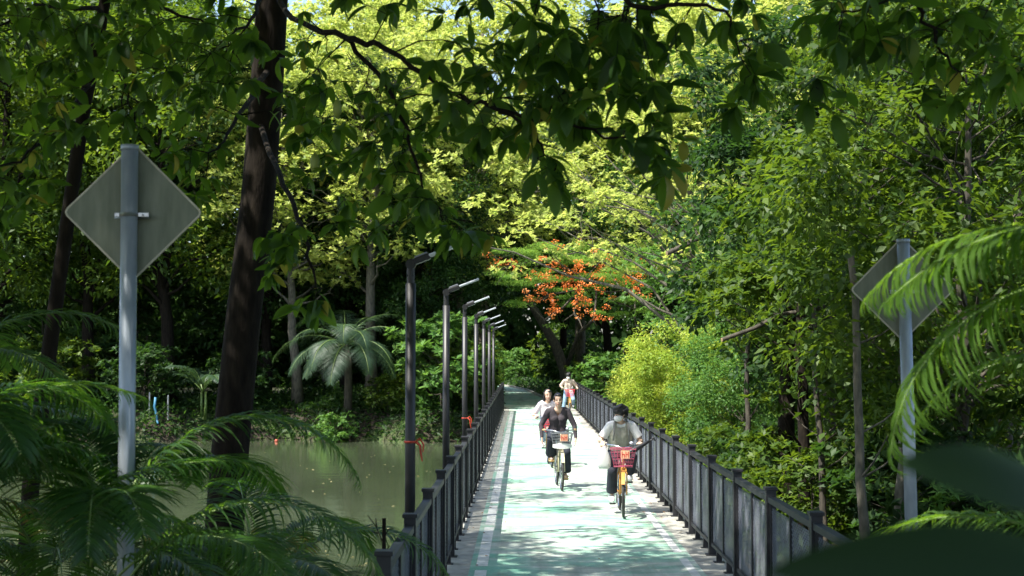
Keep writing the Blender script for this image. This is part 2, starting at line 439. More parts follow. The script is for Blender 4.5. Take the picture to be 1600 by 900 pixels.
# painted edge lines with worn gaps, and transverse joints
def dashes(name, x, w, segs, mat, z=.008):
    V = []; Fq = []
    for a, b in segs:
        n = len(V); V += [(x - w / 2, a, z), (x + w / 2, a, z), (x + w / 2, b, z), (x - w / 2, b, z)]; Fq.append((n, n + 1, n + 2, n + 3))
    return tag(link_mesh(name, mesh_np(name, V, Fq), mat), kind='structure')
rs = random.Random(3)
seg = []; y = 6
while y < 56.5:
    l = rs.uniform(1.2, 3.4); seg.append((y, min(y + l, 57))); y += l + rs.choice([.03, .03, .12, .3])
dashes('path_line', -.47, .13, seg, M['white_line'])
seg = []; y = 6.5
while y < 56:
    l = rs.uniform(.7, 2.6); seg.append((y, min(y + l, 57))); y += l + rs.choice([.03, .15, .5, .9])
dashes('path_line', 1.86, .10, seg, M['white_line'], .0085)
M['dark_joint'] = solid('dark_joint', (.05, .055, .045), (.03, .03, .03), 20, .9)
V = []; Fq = []
for yy in np.arange(9.7, 57, 3.88):
    n = len(V); V += [(-.6, yy, .0125), (1.98, yy + .02, .0125), (1.98, yy + .032, .0125), (-.6, yy + .012, .0125)]; Fq.append((n, n + 1, n + 2, n + 3))
tag(link_mesh('path_joint', mesh_np('path_joint', V, Fq), M['dark_joint']), kind='structure')

# ------------------------------------------------------------------ fences
PITCHF = 1.94; PH = 1.17
def lattice(w, h, z0, step=.043, sw=.0105, th=.003):
    """diagonal expanded-metal sheet in the YZ plane, y 0..w, z z0..z0+h"""
    V = []; Fq = []
    for sgn in (1, -1):
        sw = .0145 if sgn > 0 else .006
        k = .62                                          # slope dz/dy
        c = -w * k if sgn > 0 else 0
        cmax = h if sgn > 0 else h + w * k
        st = step if sgn > 0 else step
        while c < cmax:
            pts = []
            for y in (0., w):
                z = c + sgn * k * y
                if 0 <= z <= h: pts.append((y, z))
            for z in (0., h):
                y = (z - c) / (sgn * k)
                if 0 < y < w: pts.append((y, z))
            if len(pts) >= 2:
                (y1, z1), (y2, z2) = sorted(pts)[0], sorted(pts)[-1]
                d = math.hypot(y2 - y1, z2 - z1)
                if d > .03:
                    ny_, nz_ = -(z2 - z1) / d * sw / 2, (y2 - y1) / d * sw / 2
                    x0 = 0 if sgn > 0 else th * 1.3
                    n = len(V)
                    for xx in (x0, x0 + th):
                        V += [(xx, y1 + ny_, z0 + z1 + nz_), (xx, y1 - ny_, z0 + z1 - nz_), (xx, y2 - ny_, z0 + z2 - nz_), (xx, y2 + ny_, z0 + z2 + nz_)]
                    Fq += [(n, n + 1, n + 2, n + 3), (n + 7, n + 6, n + 5, n + 4), (n + 1, n, n + 4, n + 5), (n + 3, n + 2, n + 6, n + 7)]
            c += st
    return mesh_np('mesh_panel', V, Fq)
sub_w = (PITCHF - .1 - .12) / 2
lat = lattice(sub_w, .84, .16); lat.materials.append(M['mesh_paint'])
pm = MB(); pm.box((0, 0, PH / 2), (.09, .09, PH - .02)); pm.box((0, 0, PH), (.115, .115, .03)); pm.box((0, 0, .006), (.16, .15, .012))
post0 = pm.build('post', M['fence_paint'], bevel=.004)
fm = MB(); w = PITCHF - .09
fm.box((0, w / 2, 1.075), (.07, w, .055)); fm.box((0, w / 2, .135), (.045, w, .04))
for yy in (.02, w / 2, w - .02): fm.box((0, yy, .60), (.035, .036, .89))
for yy in (w * .3, w * .72): fm.box((0, yy, .058), (.06, .06, .112)); fm.box((0, yy, .005), (.12, .1, .01))
for zz in (.25, .92):
    fm.box((.0, -.004, zz), (.05, .02, .05)); fm.box((0, w + .004, zz), (.05, .02, .05))
panel0 = fm.build('panel_frame', M['fence_paint'], bevel=.003)
def fence(x, ys_, n, label, side):
    root = empty('bridge_fence', (x, ys_, 0)); tag(root, label, 'fence')
    for k in range(n + 1):
        o = post0.copy(); COL.objects.link(o); o.parent = root; o.location = (0, k * PITCHF, 0)
    for k in range(n):
        o = panel0.copy(); COL.objects.link(o); o.parent = root; o.location = (0, k * PITCHF + .045, 0)
        for j in range(2):
            q = bpy.data.objects.new('mesh_panel', lat); COL.objects.link(q); q.parent = o
            q.location = (-.002, .038 + j * (w / 2 - .002) + .0, 0)
    return root
fence(-.86, 8.50, 25, 'black metal fence along the water side of the bridge, beside the lamp posts', -1)
fence(2.25, 6.72, 26, 'black metal fence along the wooded side of the bridge with grey diagonal mesh', 1)
bpy.data.objects.remove(post0); bpy.data.objects.remove(panel0)

# ------------------------------------------------------------------ lamp posts
def lamp_post():
    r = empty('lamp_post', (0, 0, 0))
    MB().tube([(0, 0, -.02), (0, 0, 3.02)], .046, 20).build('pole', M['lamp_paint'], r, True)
    MB().box((0, 0, .005), (.2, .2, .012)).build('base_plate', M['black_plastic'], r)
    b = MB()
    b.tube([(0, 0, 3.02), (0, 0, 3.16)], .036, 14)
    for a in range(4): b.ball((.037 * math.cos(a * 1.57 + .6), .037 * math.sin(a * 1.57 + .6), 3.09), .008, 6, 4)
    b.build('collar', M['black_plastic'], r)
    MB().tube([(0, -.05, 3.19), (0, .05, 3.19)], .046, 16).build('pivot', M['black_plastic'], r)
    T = Matrix.Rotation(R(-21), 3, 'Y')
    def tb(mb, c, d): mb.box(T @ Vector(c) + Vector((0, 0, 3.2)), d, tilt=T)
    a = MB(); tb(a, (.10, 0, .0), (.16, .12, .055)); ah = a.build('lamp_head', M['black_plastic'], r, bevel=.01)
    c = MB(); tb(c, (.11, 0, .034), (.12, .10, .018)); c.build('driver_cover', M['driver_metal'], ah, bevel=.005)
    g = MB()
    for yy in (-.055, 0, .055): tb(g, (.30, yy, .003), (.25, .042, .026))
    tb(g, (.435, 0, .003), (.03, .155, .032))
    g.build('light_panel', M['lamp_panel'], ah, bevel=.008)
    e = MB()
    for yy in (-.0275, .0275): tb(e, (.30, yy, .0), (.25, .008, .02))
    e.build('bracket', M['black_plastic'], ah)
    return r
lp0 = lamp_post()
lamp_labels = ['tall black lamp post nearest the camera, head half hidden by leaves',
 'second black lamp post along the water-side fence, counting from the camera, with no ribbon',
 'third black lamp post along the water-side fence, with a small red ribbon on its pole',
 'fourth black lamp post along the water-side fence, counting from the camera',
 'fifth lamp post along the water-side fence, topmost of the three overlapping heads',
 'sixth lamp post along the water-side fence, middle of the three overlapping heads',
 'seventh and farthest lamp post, lowest of the overlapping heads']
for k in range(7):
    o = lp0 if k == 0 else copy_tree(lp0)
    o.location = (-1.0, 12.1 + 5.6 * k, 0); o.rotation_euler.z = R([2, 6, 0, -3, 1, 3, -2][k]); tag(o, lamp_labels[k], 'lamp post', 'black lamp posts along the bridge')
for (k, z, lab) in ((0, 1.62, 'red ribbon knotted round the nearest lamp post'), (2, 1.30, 'red ribbon tied round the third lamp post')):
    y = 12.1 + 5.6 * k
    mb = MB().torus((0, 0, 0), .049, .008, 16, 5)
    mb.v = [(q[1], q[2], q[0] * 1.3) for q in mb.v]
    mb.tube([(.05, -.02, 0), (.09, -.03, -.03), (.10, -.03, -.12), (.11, -.035, -.17)], [.012, .012, .009, .005], 5)
    mb.tube([(.05, -.02, 0), (.085, -.02, .03), (.12, -.03, -.02), (.115, -.03, -.09)], [.01, .01, .008, .005], 5)
    tag(mb.build('ribbon', M['ribbon'], loc=(-1.0, y, z)), lab, 'ribbon')

# ------------------------------------------------------------------ road signs seen from behind
def sign(d, px, ptop, half_w, half_h, pr, label, tilt, flip=1, leanx=0):
    top = at(px, ptop, d); base = Vector((top.x - leanx, d, -.03))
    r = empty('road_sign', base); tag(r, label, 'road sign', 'diamond road signs seen from behind')
    Hh = top.z - base.z
    MB().tube([(0, 0, 0), (leanx, 0, Hh)], pr, 24).build('pole', M['galv'], r, True)
    MB().tube([(leanx, 0, Hh - .02), (leanx, 0, Hh + .012)], pr * 1.07, 24).build('pole_cap', M['galv'], r, True)
    bm = bmesh.new()
    q = []
    cor = .05
    for (a, b) in ((0, 1), (1, 0), (0, -1), (-1, 0)):
        v = Vector((a * half_w, 0, b * half_h)); 
        nx_ = Vector((b * half_w, 0, -a * half_h))
        for s_ in (-1, 0, 1):
            q.append(v * (1 - cor * (1 if s_ else .55)) + nx_ * cor * s_)
    vs = [bm.verts.new(v) for v in q]; f = bm.faces.new(vs)
    e = bmesh.ops.extrude_face_region(bm, geom=[f]); bmesh.ops.translate(bm, verts=[g for g in e['geom'] if isinstance(g, bmesh.types.BMVert)], vec=(0, .003, 0))
    bmesh.ops.recalc_face_normals(bm, faces=bm.faces)
    me = bpy.data.meshes.new('sign_plate'); bm.to_mesh(me)
    cz = Hh - half_h * .99 + .02
    pl = link_mesh('sign_plate', me, M['sign_back'], r, (leanx * .9 + .003, pr + .022, cz)); pl.rotation_euler = (0, 0, tilt)
    rim = MB()
    for k in range(len(q)):
        a_, b_ = q[k], q[(k + 1) % len(q)]
        rim.tube([a_ + Vector((0, .002, 0)), b_ + Vector((0, .002, 0))], .0065, 6)
    rim.build('rim', M['sign_edge'], pl)
    z = cz - .02
    c = MB().torus((0, 0, 0), pr + .004, .006, 20, 5); c.v = [(v[1], v[2], v[0] * 2) for v in c.v]
    c.box((pr + .035, .008, 0), (.06, .03, .02)); c.box((-pr - .018, .008, 0), (.03, .03, .02)); c.tube([(pr + .03, -.03, 0), (pr + .03, .04, 0)], .006, 8)
    c.build('clamp', M['steel'], r, loc=(leanx * .9, 0, z))
    mb = MB().box((0, pr + .012, 0), (.5 * half_w, .02, .03)); mb.build('bracket', M['galv'], r, loc=(leanx * .9, 0, z))
    return r
sign(7.6, 203, 230, .385, .385, .046, 'grey diamond road sign on a tall pole above the palm fronds by the water', R(4), leanx=-.01)
sign(10.2, 1411, 376, .375, .385, .046, 'grey diamond road sign half hidden by a palm frond in front of the dark woods', R(-10), leanx=-.05)

# ------------------------------------------------------------------ woods
def gz(x, y): return float(ground_h(np.array([x * 1.]), np.array([y * 1.]))[0])
def put(name, meshes, x, y, label, leaf, bark='bark_dark', rz=0, s=1, cat='tree', group=None, sz=1):
    return place_tree(name, meshes, (x, y, gz(x, y) - .08), label, cat, leaf, bark, rz, s, group, sz)

TA = tree_meshes('forest_a', 19, .30, (0, 0, 11), (4.3, 4.3, 7.0), 105, 1.15, 190, .30, .14, lean=(.8, .3), seed=1, low=3.0)
TB = tree_meshes('forest_b', 16, .24, (.4, 0, 9), (3.8, 3.8, 6.3), 95, 1.0, 190, .24, .12, lean=(-.7, .2), seed=2, low=2.2)
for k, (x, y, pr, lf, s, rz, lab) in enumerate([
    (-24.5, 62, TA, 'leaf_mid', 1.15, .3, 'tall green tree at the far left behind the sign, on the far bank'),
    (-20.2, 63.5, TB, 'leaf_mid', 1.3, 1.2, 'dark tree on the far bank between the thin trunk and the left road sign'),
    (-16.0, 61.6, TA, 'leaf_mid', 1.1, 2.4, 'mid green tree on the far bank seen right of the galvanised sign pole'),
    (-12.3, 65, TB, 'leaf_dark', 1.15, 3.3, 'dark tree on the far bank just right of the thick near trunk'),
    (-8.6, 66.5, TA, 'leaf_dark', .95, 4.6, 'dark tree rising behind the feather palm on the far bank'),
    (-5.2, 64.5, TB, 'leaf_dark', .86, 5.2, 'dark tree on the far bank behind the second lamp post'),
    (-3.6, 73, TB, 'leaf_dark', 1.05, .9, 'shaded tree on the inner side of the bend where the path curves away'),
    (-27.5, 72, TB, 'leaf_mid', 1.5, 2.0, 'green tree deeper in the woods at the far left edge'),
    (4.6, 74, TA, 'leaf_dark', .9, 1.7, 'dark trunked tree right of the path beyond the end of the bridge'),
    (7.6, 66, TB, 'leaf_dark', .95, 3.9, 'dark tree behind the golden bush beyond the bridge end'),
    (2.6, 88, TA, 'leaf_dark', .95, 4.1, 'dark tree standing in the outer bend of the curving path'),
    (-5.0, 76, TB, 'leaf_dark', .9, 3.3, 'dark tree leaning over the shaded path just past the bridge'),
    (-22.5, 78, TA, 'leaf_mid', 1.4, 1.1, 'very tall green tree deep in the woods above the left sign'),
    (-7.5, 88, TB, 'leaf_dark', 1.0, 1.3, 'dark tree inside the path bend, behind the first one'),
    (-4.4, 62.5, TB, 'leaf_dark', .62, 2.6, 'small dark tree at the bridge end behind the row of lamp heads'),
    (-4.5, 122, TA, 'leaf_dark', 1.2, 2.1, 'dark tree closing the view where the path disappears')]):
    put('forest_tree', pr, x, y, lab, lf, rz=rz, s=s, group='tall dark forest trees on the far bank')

YA = tree_meshes('light_a', 19, .28, (0, 0, 12.2), (4.8, 4.2, 7.2), 165, .9, 224, .21, .085, lean=(.5, .4), style='rosette', seed=5, low=5.8, flat=.75)
YB = tree_meshes('light_b', 17, .24, (0, 0, 11.0), (4.6, 4.0, 6.0), 145, .85, 210, .20, .08, lean=(-.9, .2), style='rosette', seed=6, low=5.6, flat=.7)
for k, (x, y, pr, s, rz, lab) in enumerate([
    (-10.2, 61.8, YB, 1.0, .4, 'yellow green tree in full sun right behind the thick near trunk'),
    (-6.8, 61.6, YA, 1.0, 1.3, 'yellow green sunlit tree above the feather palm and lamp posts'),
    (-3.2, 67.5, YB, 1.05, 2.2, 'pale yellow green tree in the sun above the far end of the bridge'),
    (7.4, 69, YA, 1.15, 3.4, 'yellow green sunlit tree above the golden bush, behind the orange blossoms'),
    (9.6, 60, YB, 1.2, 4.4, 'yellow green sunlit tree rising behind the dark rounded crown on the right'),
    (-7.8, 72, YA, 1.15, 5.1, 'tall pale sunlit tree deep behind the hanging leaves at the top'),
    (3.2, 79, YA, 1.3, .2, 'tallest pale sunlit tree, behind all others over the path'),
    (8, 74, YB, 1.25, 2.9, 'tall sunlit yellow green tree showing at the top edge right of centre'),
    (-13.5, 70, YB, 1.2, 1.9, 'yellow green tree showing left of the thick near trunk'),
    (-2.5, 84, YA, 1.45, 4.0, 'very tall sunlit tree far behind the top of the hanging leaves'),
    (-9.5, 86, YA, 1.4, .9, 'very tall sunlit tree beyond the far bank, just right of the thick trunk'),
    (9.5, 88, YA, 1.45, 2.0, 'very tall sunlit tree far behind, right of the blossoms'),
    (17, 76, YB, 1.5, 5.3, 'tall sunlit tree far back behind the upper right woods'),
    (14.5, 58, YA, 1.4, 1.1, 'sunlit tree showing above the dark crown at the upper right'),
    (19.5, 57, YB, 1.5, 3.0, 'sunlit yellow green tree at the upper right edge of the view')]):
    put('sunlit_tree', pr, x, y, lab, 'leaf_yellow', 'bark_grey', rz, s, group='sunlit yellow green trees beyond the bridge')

# the sparse one that leans over the bridge from the right, long bare branches showing
YC = tree_meshes('leaning', 11, .24, (-5.2, 0, 8.3), (5.8, 3.2, 3.1), 105, .6, 126, .17, .07, lean=(-3.2, 0), style='rosette', seed=9, low=5.0, flat=.6, shell=.1)
o = put('leaning_tree', YC, 8.3, 45, 'sparse tree leaning from the right over the bridge with long bare grey branches', 'leaf_yellow', 'bark_grey')

WA = tree_meshes('wood_a', 8.6, .12, (0, 0, 5.1), (2.7, 2.7, 3.7), 120, .62, 170, .16, .08, lean=(.3, .1), seed=21, low=1.5)
WB = tree_meshes('wood_b', 7.6, .10, (0, 0, 4.6), (2.3, 2.5, 3.3), 100, .58, 147, .17, .07, lean=(-.3, .2), style='rosette', seed=22, low=1.2)
for (x, y, pr, lf, s, rz, lab) in [
    (6.0, 19.0, WA, 'leaf_mid', 1.0, .2, 'leafy green tree behind the half hidden road sign'),
    (6.0, 23.5, WB, 'leaf_mid', 1.05, 1.4, 'rounded green crown left of the half hidden road sign'),
    (6.4, 28.5, WA, 'leaf_dark', 1.15, 2.5, 'big dark rounded crown in the middle of the right hand woods'),
    (8.9, 25.5, WB, 'leaf_mid', 1.2, 3.6, 'green tree at the right edge above the palm frond'),
    (7.4, 33.5, WB, 'leaf_mid', 1.0, 4.4, 'mid green tree behind the fence, between the dark crown and the golden bush'),
    (8.6, 35, WA, 'leaf_mid', 1.15, 5.0, 'green tree showing over the dark rounded crown'),
    (11.6, 33, WB, 'leaf_bright', 1.35, .7, 'lighter green tree at the upper right of the woods'),
    (7.8, 43, WA, 'leaf_bright', .85, 1.9, 'light green tree rising just behind the golden bush'),
    (12.6, 44, WA, 'leaf_yellow', 1.4, 2.8, 'yellowish tree seen between the sunlit trees and the dark crown'),
    (7.0, 52.5, WB, 'leaf_bright', 1.2, 3.1, 'light green tree near the far end of the fence')]:
    put('woodland_tree', pr, x, y, lab, lf, 'bark_mid', rz, s, group='woodland trees along the right of the bridge')

# thin pale trunks in the understorey on the right
def pole_tree(px, py0, py1, d, r, label, lean=0, bark='bark_grey', seed=0):
    rs = random.Random(seed); a = at(px, py0, d); b = at(px + lean, py1, d + .3)
    base = Vector((a.x, d, gz(a.x, d) - .05)); o = empty('slender_tree', base); tag(o, label, 'tree', 'slender trunks in the right hand understorey')
    H = b.z - base.z; n = 9
    pts = [Vector(((b.x - base.x) * t + rs.uniform(-.03, .03), .3 * t, H * t)) for t in [i / (n - 1) for i in range(n)]]
    mb = MB().tube(pts, [r * (1.25 - .5 * i / (n - 1)) for i in range(n)], 10)
    for k in range(6):
        i = rs.randint(3, n - 2); p = pts[i]; q = p + Vector((rs.uniform(-.7, .7), rs.uniform(-.5, .5), rs.uniform(.2, .6)))
        mb.tube([p, p.lerp(q, .5) + Vector((0, 0, -.05)), q], [r * .3, r * .2, r * .08], 5, False)
    mb.build('trunk', M[bark], o, True)
    C = np.array([[p.x, p.y, p.z] for p in pts[-3:]]) + RNG.normal(0, .35, (3, 3))
    C = np.vstack([C, C + RNG.normal(0, .5, (3, 3))])
    V, Fq, rn = clump_leaves(C, np.full(len(C), .5), 90, .15, .07, .8)
    link_mesh('crown', mesh_np('crown', V, Fq, rn), M['leaf_mid'], o)
    return o
pole_tree(1352, 812, 400, 16.5, .055, 'pale slender trunk in front of the dark understorey, left of the half hidden sign', -20, seed=1)
pole_tree(1408, 780, 520, 18, .08, 'pale mottled trunk directly behind the pole of the half hidden sign', 4, seed=2)
pole_tree(1290, 800, 480, 19.5, .045, 'thin brown stem leaning beside the pale slender trunk', -18, 'bark_mid', seed=3)
pole_tree(1228, 740, 420, 23, .14, 'thick dark trunk in the shade behind the fence panels', 5, 'bark_dark', seed=4)
pole_tree(1255, 740, 450, 22, .09, 'dark stem right beside the thick shaded trunk', -5, 'bark_dark', seed=5)
pole_tree(1168, 700, 420, 27, .05, 'very thin upright stem rising straight behind the fence', 0, 'bark_mid', seed=8)

# sawn-off limbs on a stout tree
def stub(px0, py0, px1, py1, d, r, label):
    a = at(px0, py0, d); b = at(px1, py1, d + .5); o = empty('sawn_branch', a); tag(o, label, 'branch', 'sawn grey branches sticking out of the right hand woods')
    v = b - a; pts = [Vector((0, 0, 0)), v * .3 + Vector((0, 0, .02)), v * .55 + Vector((0, .05, .1)), v]
    mb = MB().tube(pts, [r, r * 1.05, r * 1.2, r * 1.4], 9)
    for q_, e_ in ((.35, (.12, .1, .3)), (.6, (-.2, .1, .28)), (.8, (-.1, -.2, -.3))):
        p_ = v * q_; e_ = p_ + Vector(e_) * (3.2 * r / .05 * .25 + .5); mb.tube([p_, p_.lerp(e_, .5) + Vector((.04, 0, .03)), e_], [r * .35, r * .22, r * .08], 5, False)
    mb.build('limb', M['bark_mid'], o, True)
    dv = v.normalized(); MB().tube([dv * -.006, dv * .004], [r * .9, r * .9], 9).build('cut_end', M['cut_wood'], o)
stub(1128, 531, 1290, 480, 22, .035, 'sawn grey limb poking out of the leaves above the fence')
stub(1042, 396, 1150, 352, 33, .06, 'darker broken limb higher up, beside the orange flowering tree')

# ------------------------------------------------------------------ bushes and undergrowth
BG = tree_meshes('gold', 3.8, .06, (0, 0, 2.1), (1.75, 1.9, 2.1), 130, .42, 230, .105, .045, seed=31, low=.2, flat=.8)
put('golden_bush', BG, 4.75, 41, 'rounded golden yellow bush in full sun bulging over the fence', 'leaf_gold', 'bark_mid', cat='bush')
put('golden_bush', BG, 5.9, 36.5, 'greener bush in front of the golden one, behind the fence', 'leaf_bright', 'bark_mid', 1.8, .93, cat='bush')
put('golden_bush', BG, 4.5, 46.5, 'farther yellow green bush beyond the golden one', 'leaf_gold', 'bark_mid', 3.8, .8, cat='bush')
BS = tree_meshes('shrub', 2.2, .035, (0, 0, 1.1), (1.1, 1.1, 1.05), 42, .36, 98, .17, .065, style='rosette', seed=33, low=.12)
shrubs = [(-3.55, 59.3, 'leaf_bright', 1.9, 1.6, 'tall bright green shrub on the far bank behind the second and third lamp posts'),
 (-8.0, 57.9, 'leaf_bright', .72, 0, 'low bright shrub at the water edge under the feather palm'),
 (-5.9, 59.4, 'leaf_mid', .8, .5, 'dull green shrub between the water-edge shrub and the first lamp post'),
 (-2.3, 59.8, 'leaf_mid', 1.3, 1, 'green shrub on the far bank close to the bridge fence'),
 (-12.6, 60.5, 'leaf_dark', 1.2, 2, 'dark shrub on the far bank right of the thick trunk'),
 (-16.5, 59.5, 'leaf_dark', 1.3, 3, 'dark shrub on the far bank right of the sign pole'),
 (-20.5, 59.8, 'leaf_mid', 1.5, 4, 'green shrub on the far bank left of the sign pole'),
 (-24.5, 59.4, 'leaf_mid', 1.6, 5, 'green shrub at the far left of the far bank'),
 (-18.5, 67, 'leaf_dark', 2.6, .7, 'large dark shrub deep in the shade left of the thick trunk'),
 (-14, 70, 'leaf_dark', 2.8, 1.7, 'large dark shrub deep in the shade behind the thick trunk'),
 (-10, 68.5, 'leaf_dark', 2.6, 2.7, 'large dark shrub in the shade behind the feather palm'),
 (-24, 68, 'leaf_dark', 2.8, 3.9, 'large dark shrub in the shade at the far left'),
 (-6.2, 69, 'leaf_dark', 2.3, 4.6, 'large dark shrub in the shade behind the first lamp post'),
 (3.6, 60.5, 'leaf_bright', 1.15, 2.2, 'leafy shrub just past the far end of the fence'),
 (3.3, 66, 'leaf_mid', 1.0, 1.1, 'small shrub beside the path beyond the standing cyclist'),
 (-.6, 113, 'leaf_bright', 1.3, 1.2, 'sunlit shrub at the outer edge of the path bend'),
 (2.8, 104, 'leaf_mid', 1.9, 4.2, 'dim shrub in the outer bend of the path'),
 (3.4, 94, 'leaf_dark', 1.8, 5.2, 'dark shrub right of the bending path'),
 (2.7, 80, 'leaf_dark', 1.3, 3.2, 'dark low shrub at the right edge of the path past the bridge'),
 (-4.2, 116, 'leaf_mid', 2.0, .2, 'shrub closing off the end of the path'),
 (4.6, 31.0, 'leaf_mid', .7, .4, 'low green shrub leaning on the fence below the golden bush'),
 (4.6, 26.0, 'leaf_dark', .8, 1.4, 'low dark shrub behind the fence panels beside the slim stem'),
 (4.3, 20.5, 'leaf_mid', .8, 2.4, 'low shrub behind the fence close to the thick shaded trunk'),
 (5.6, 16.0, 'leaf_bright', .75, 3.4, 'bright green sapling at the foot of the mottled trunk'),
 (7.2, 17.5, 'leaf_dark', 1.2, 4.4, 'dark shrub in the lower right behind the palm'),
 (6.5, 12.5, 'leaf_dark', 1.0, 5.4, 'dark shrub low at the right behind the blurred leaf'),
 (4.4, 23.2, 'leaf_mid', .85, 5.9, 'leafy shrub behind the fence in front of the dark stems'),
 (5.4, 19.0, 'leaf_dark', 1.0, .8, 'dim shrub between the pale slender trunk and the mottled trunk'),
 (7.0, 21.5, 'leaf_mid', 1.3, 2.9, 'larger shrub low at the right, deep behind the mottled trunk'),
 (5.0, 14.2, 'leaf_mid', .7, .9, 'small shrub left of the half hidden sign pole')]
for x, y, lf, s, rz, lab in shrubs:
    put('shrub', BS, x, y, lab, lf, 'bark_mid', rz, s, 'shrub', 'shrubs on the banks')

# masses nobody could count
def mass(name, P, L, W, label, leaf, flatup=True):
    n = len(P); N = nrm(np.array([0, 0, 1. if flatup else .3]) + RNG.normal(0, .6 if flatup else 1., (n, 3))); D = nrm(np.cross(N, rand_dir(n)) + np.array([0, 0, .25 if flatup else -.2]))
    V, Fq = kites(P, D, N, L * RNG.uniform(.6, 1.4, n), W * RNG.uniform(.7, 1.3, n), .1)
    return tag(link_mesh(name, mesh_np(name, V, Fq, np.clip(RNG.normal(.45, .22, n), 0, 1)), M[leaf]), label, 'undergrowth', kind='stuff')
RNG = np.random.default_rng(77)
n = 110000
a = RNG.uniform(-75, 75, n); b = 128 + RNG.uniform(0, 16, n) ** 1 - .004 * a * a * .6
P = np.stack([a, b, 33 * RNG.uniform(0, 1, n) ** 1.25 * (1 + .18 * np.sin(a * .35) + .12 * np.sin(a * .9))], 1)
mass('distant_woods', P, .95, .6, 'mass of dim woods closing the view far behind the bridge', 'leaf_far', False)
n = 22000
a = RNG.uniform(-62, -8, n)
P = np.stack([a, 96 + RNG.uniform(0, 8, n), 7.5 * RNG.uniform(0, 1, n) * (1 + .2 * np.sin(a * .7))], 1)
mass('woodland_thicket', P, .7, .42, 'dim thicket low between the trunks beyond the far bank', 'leaf_far', False)
n = 26000
cx = np.concatenate([RNG.uniform(-46, -29, n), RNG.uniform(15, 32, n)]); cy = np.concatenate([RNG.uniform(64, 92, n), RNG.uniform(36, 70, n)])
P = np.stack([cx, cy, -.2 + 24 * RNG.uniform(0, 1, 2 * n) ** .9 * (1 + .2 * np.sin(cx * .8) * np.cos(cy * .5))], 1)
mass('side_woods', P, .55, .32, 'mass of woods filling both sides behind the countable trees', 'leaf_far', False)
# ground cover on the banks
def cover(xr, yr, n, h, L, W, name, label, leaf):
    x = RNG.uniform(*xr, n); y = RNG.uniform(*yr, n); z = ground_h(x, y)
    k = (z > WZ - .1) & ~((x > -1.3) & (x < 2.75) & (y < 58)) ; x, y, z = x[k], y[k], z[k]
    pr = np.interp(y, [q[1] for q in Rp], [q[0] for q in Rp]); pl = np.interp(y, [q[1] for q in Lp], [q[0] for q in Lp])
    k = ~((y > 56) & (x > pl - .3) & (x < pr + .3) & (y < 117)); x, y, z = x[k], y[k], z[k]
    P = np.stack([x, y, z + RNG.uniform(0, 1, len(x)) ** 2 * h * (1 + .8 * np.sin(x * 1.1) * np.sin(y * .8))], 1)
    return mass(name, P, L, W, label, leaf)
cover((-34, 14), (56.5, 66), 60000, .6, .26, .10, 'bank_undergrowth', 'low dark plants and litter covering the far bank', 'leaf_dark')
cover((-14, 14), (66, 118), 24000, .5, .3, .1, 'forest_undergrowth', 'low undergrowth either side of the path beyond the bridge', 'leaf_dark')
cover((2.8, 14), (8, 56), 34000, .5, .17, .06, 'wood_undergrowth', 'low leafy undergrowth behind the fence on the wooded side', 'leaf_mid')

# broad-leaved plants beside the path end
def ribbon_obj(name, P, D, N, L, W, curl, mat, parent=None, st=6, fold=.25, rnd=None, prof=None):
    V, Fq = ribbon_leaves(np.array(P, float), np.array(D, float), np.array(N, float), np.array(L, float), np.array(W, float), np.array(curl, float), st, fold, prof)
    n = len(P); per = (st - 1) * 2
    r = RNG.uniform(0, 1, n) if rnd is None else rnd
    return link_mesh(name, mesh_np(name, V, Fq, np.repeat(r, per), smooth=True), M[mat], parent)
def stem_plant(x, y, h, nl, L, label, mat='leaf_bright', seed=0):
    rs = random.Random(seed); o = empty('broadleaf_plant', (x, y, gz(x, y))); tag(o, label, 'plant', 'broad leaved plants beside the path')
    mb = MB(); P, D, N, LL, W, c = [], [], [], [], [], []
    for s in range(3):
        tip = Vector((rs.uniform(-.35, .35), rs.uniform(-.3, .3), h * rs.uniform(.6, 1)))
        mb.tube([(0, 0, -.05), tip * .5 + Vector((.05, 0, 0)), tip], [.025, .02, .012], 6)
        for k in range(nl):
            a = k * 2.4 + rs.random(); zz = rs.uniform(.75, 1)
            P.append(tip * zz); D.append((math.cos(a), math.sin(a), rs.uniform(-.1, .8))); N.append((0, 0, 1)); LL.append(L * rs.uniform(.7, 1.2)); W.append(L * .36); c.append(rs.uniform(.5, 1.3))
    mb.build('stem', M['bark_grey'], o, True); ribbon_obj('foliage', P, D, N, LL, W, c, mat, o)
stem_plant(3.1, 58.6, 2.6, 12, .55, 'big-leaved plant with drooping pale leaves right of the standing cyclist', seed=1)
stem_plant(4.3, 61.0, 3.2, 12, .6, 'taller big-leaved plant left of the golden bush', seed=2)
stem_plant(2.2, 63.5, 1.5, 10, .5, 'low big-leaved plant behind the standing cyclist', seed=3)
stem_plant(5.2, 16.6, 1.3, 12, .26, 'fresh green sapling in front of the mottled pale trunk', seed=4)
stem_plant(4.6, 13.6, .7, 12, .3, 'small strappy plant in the shade behind the last visible fence panels', 'leaf_mid', seed=5)

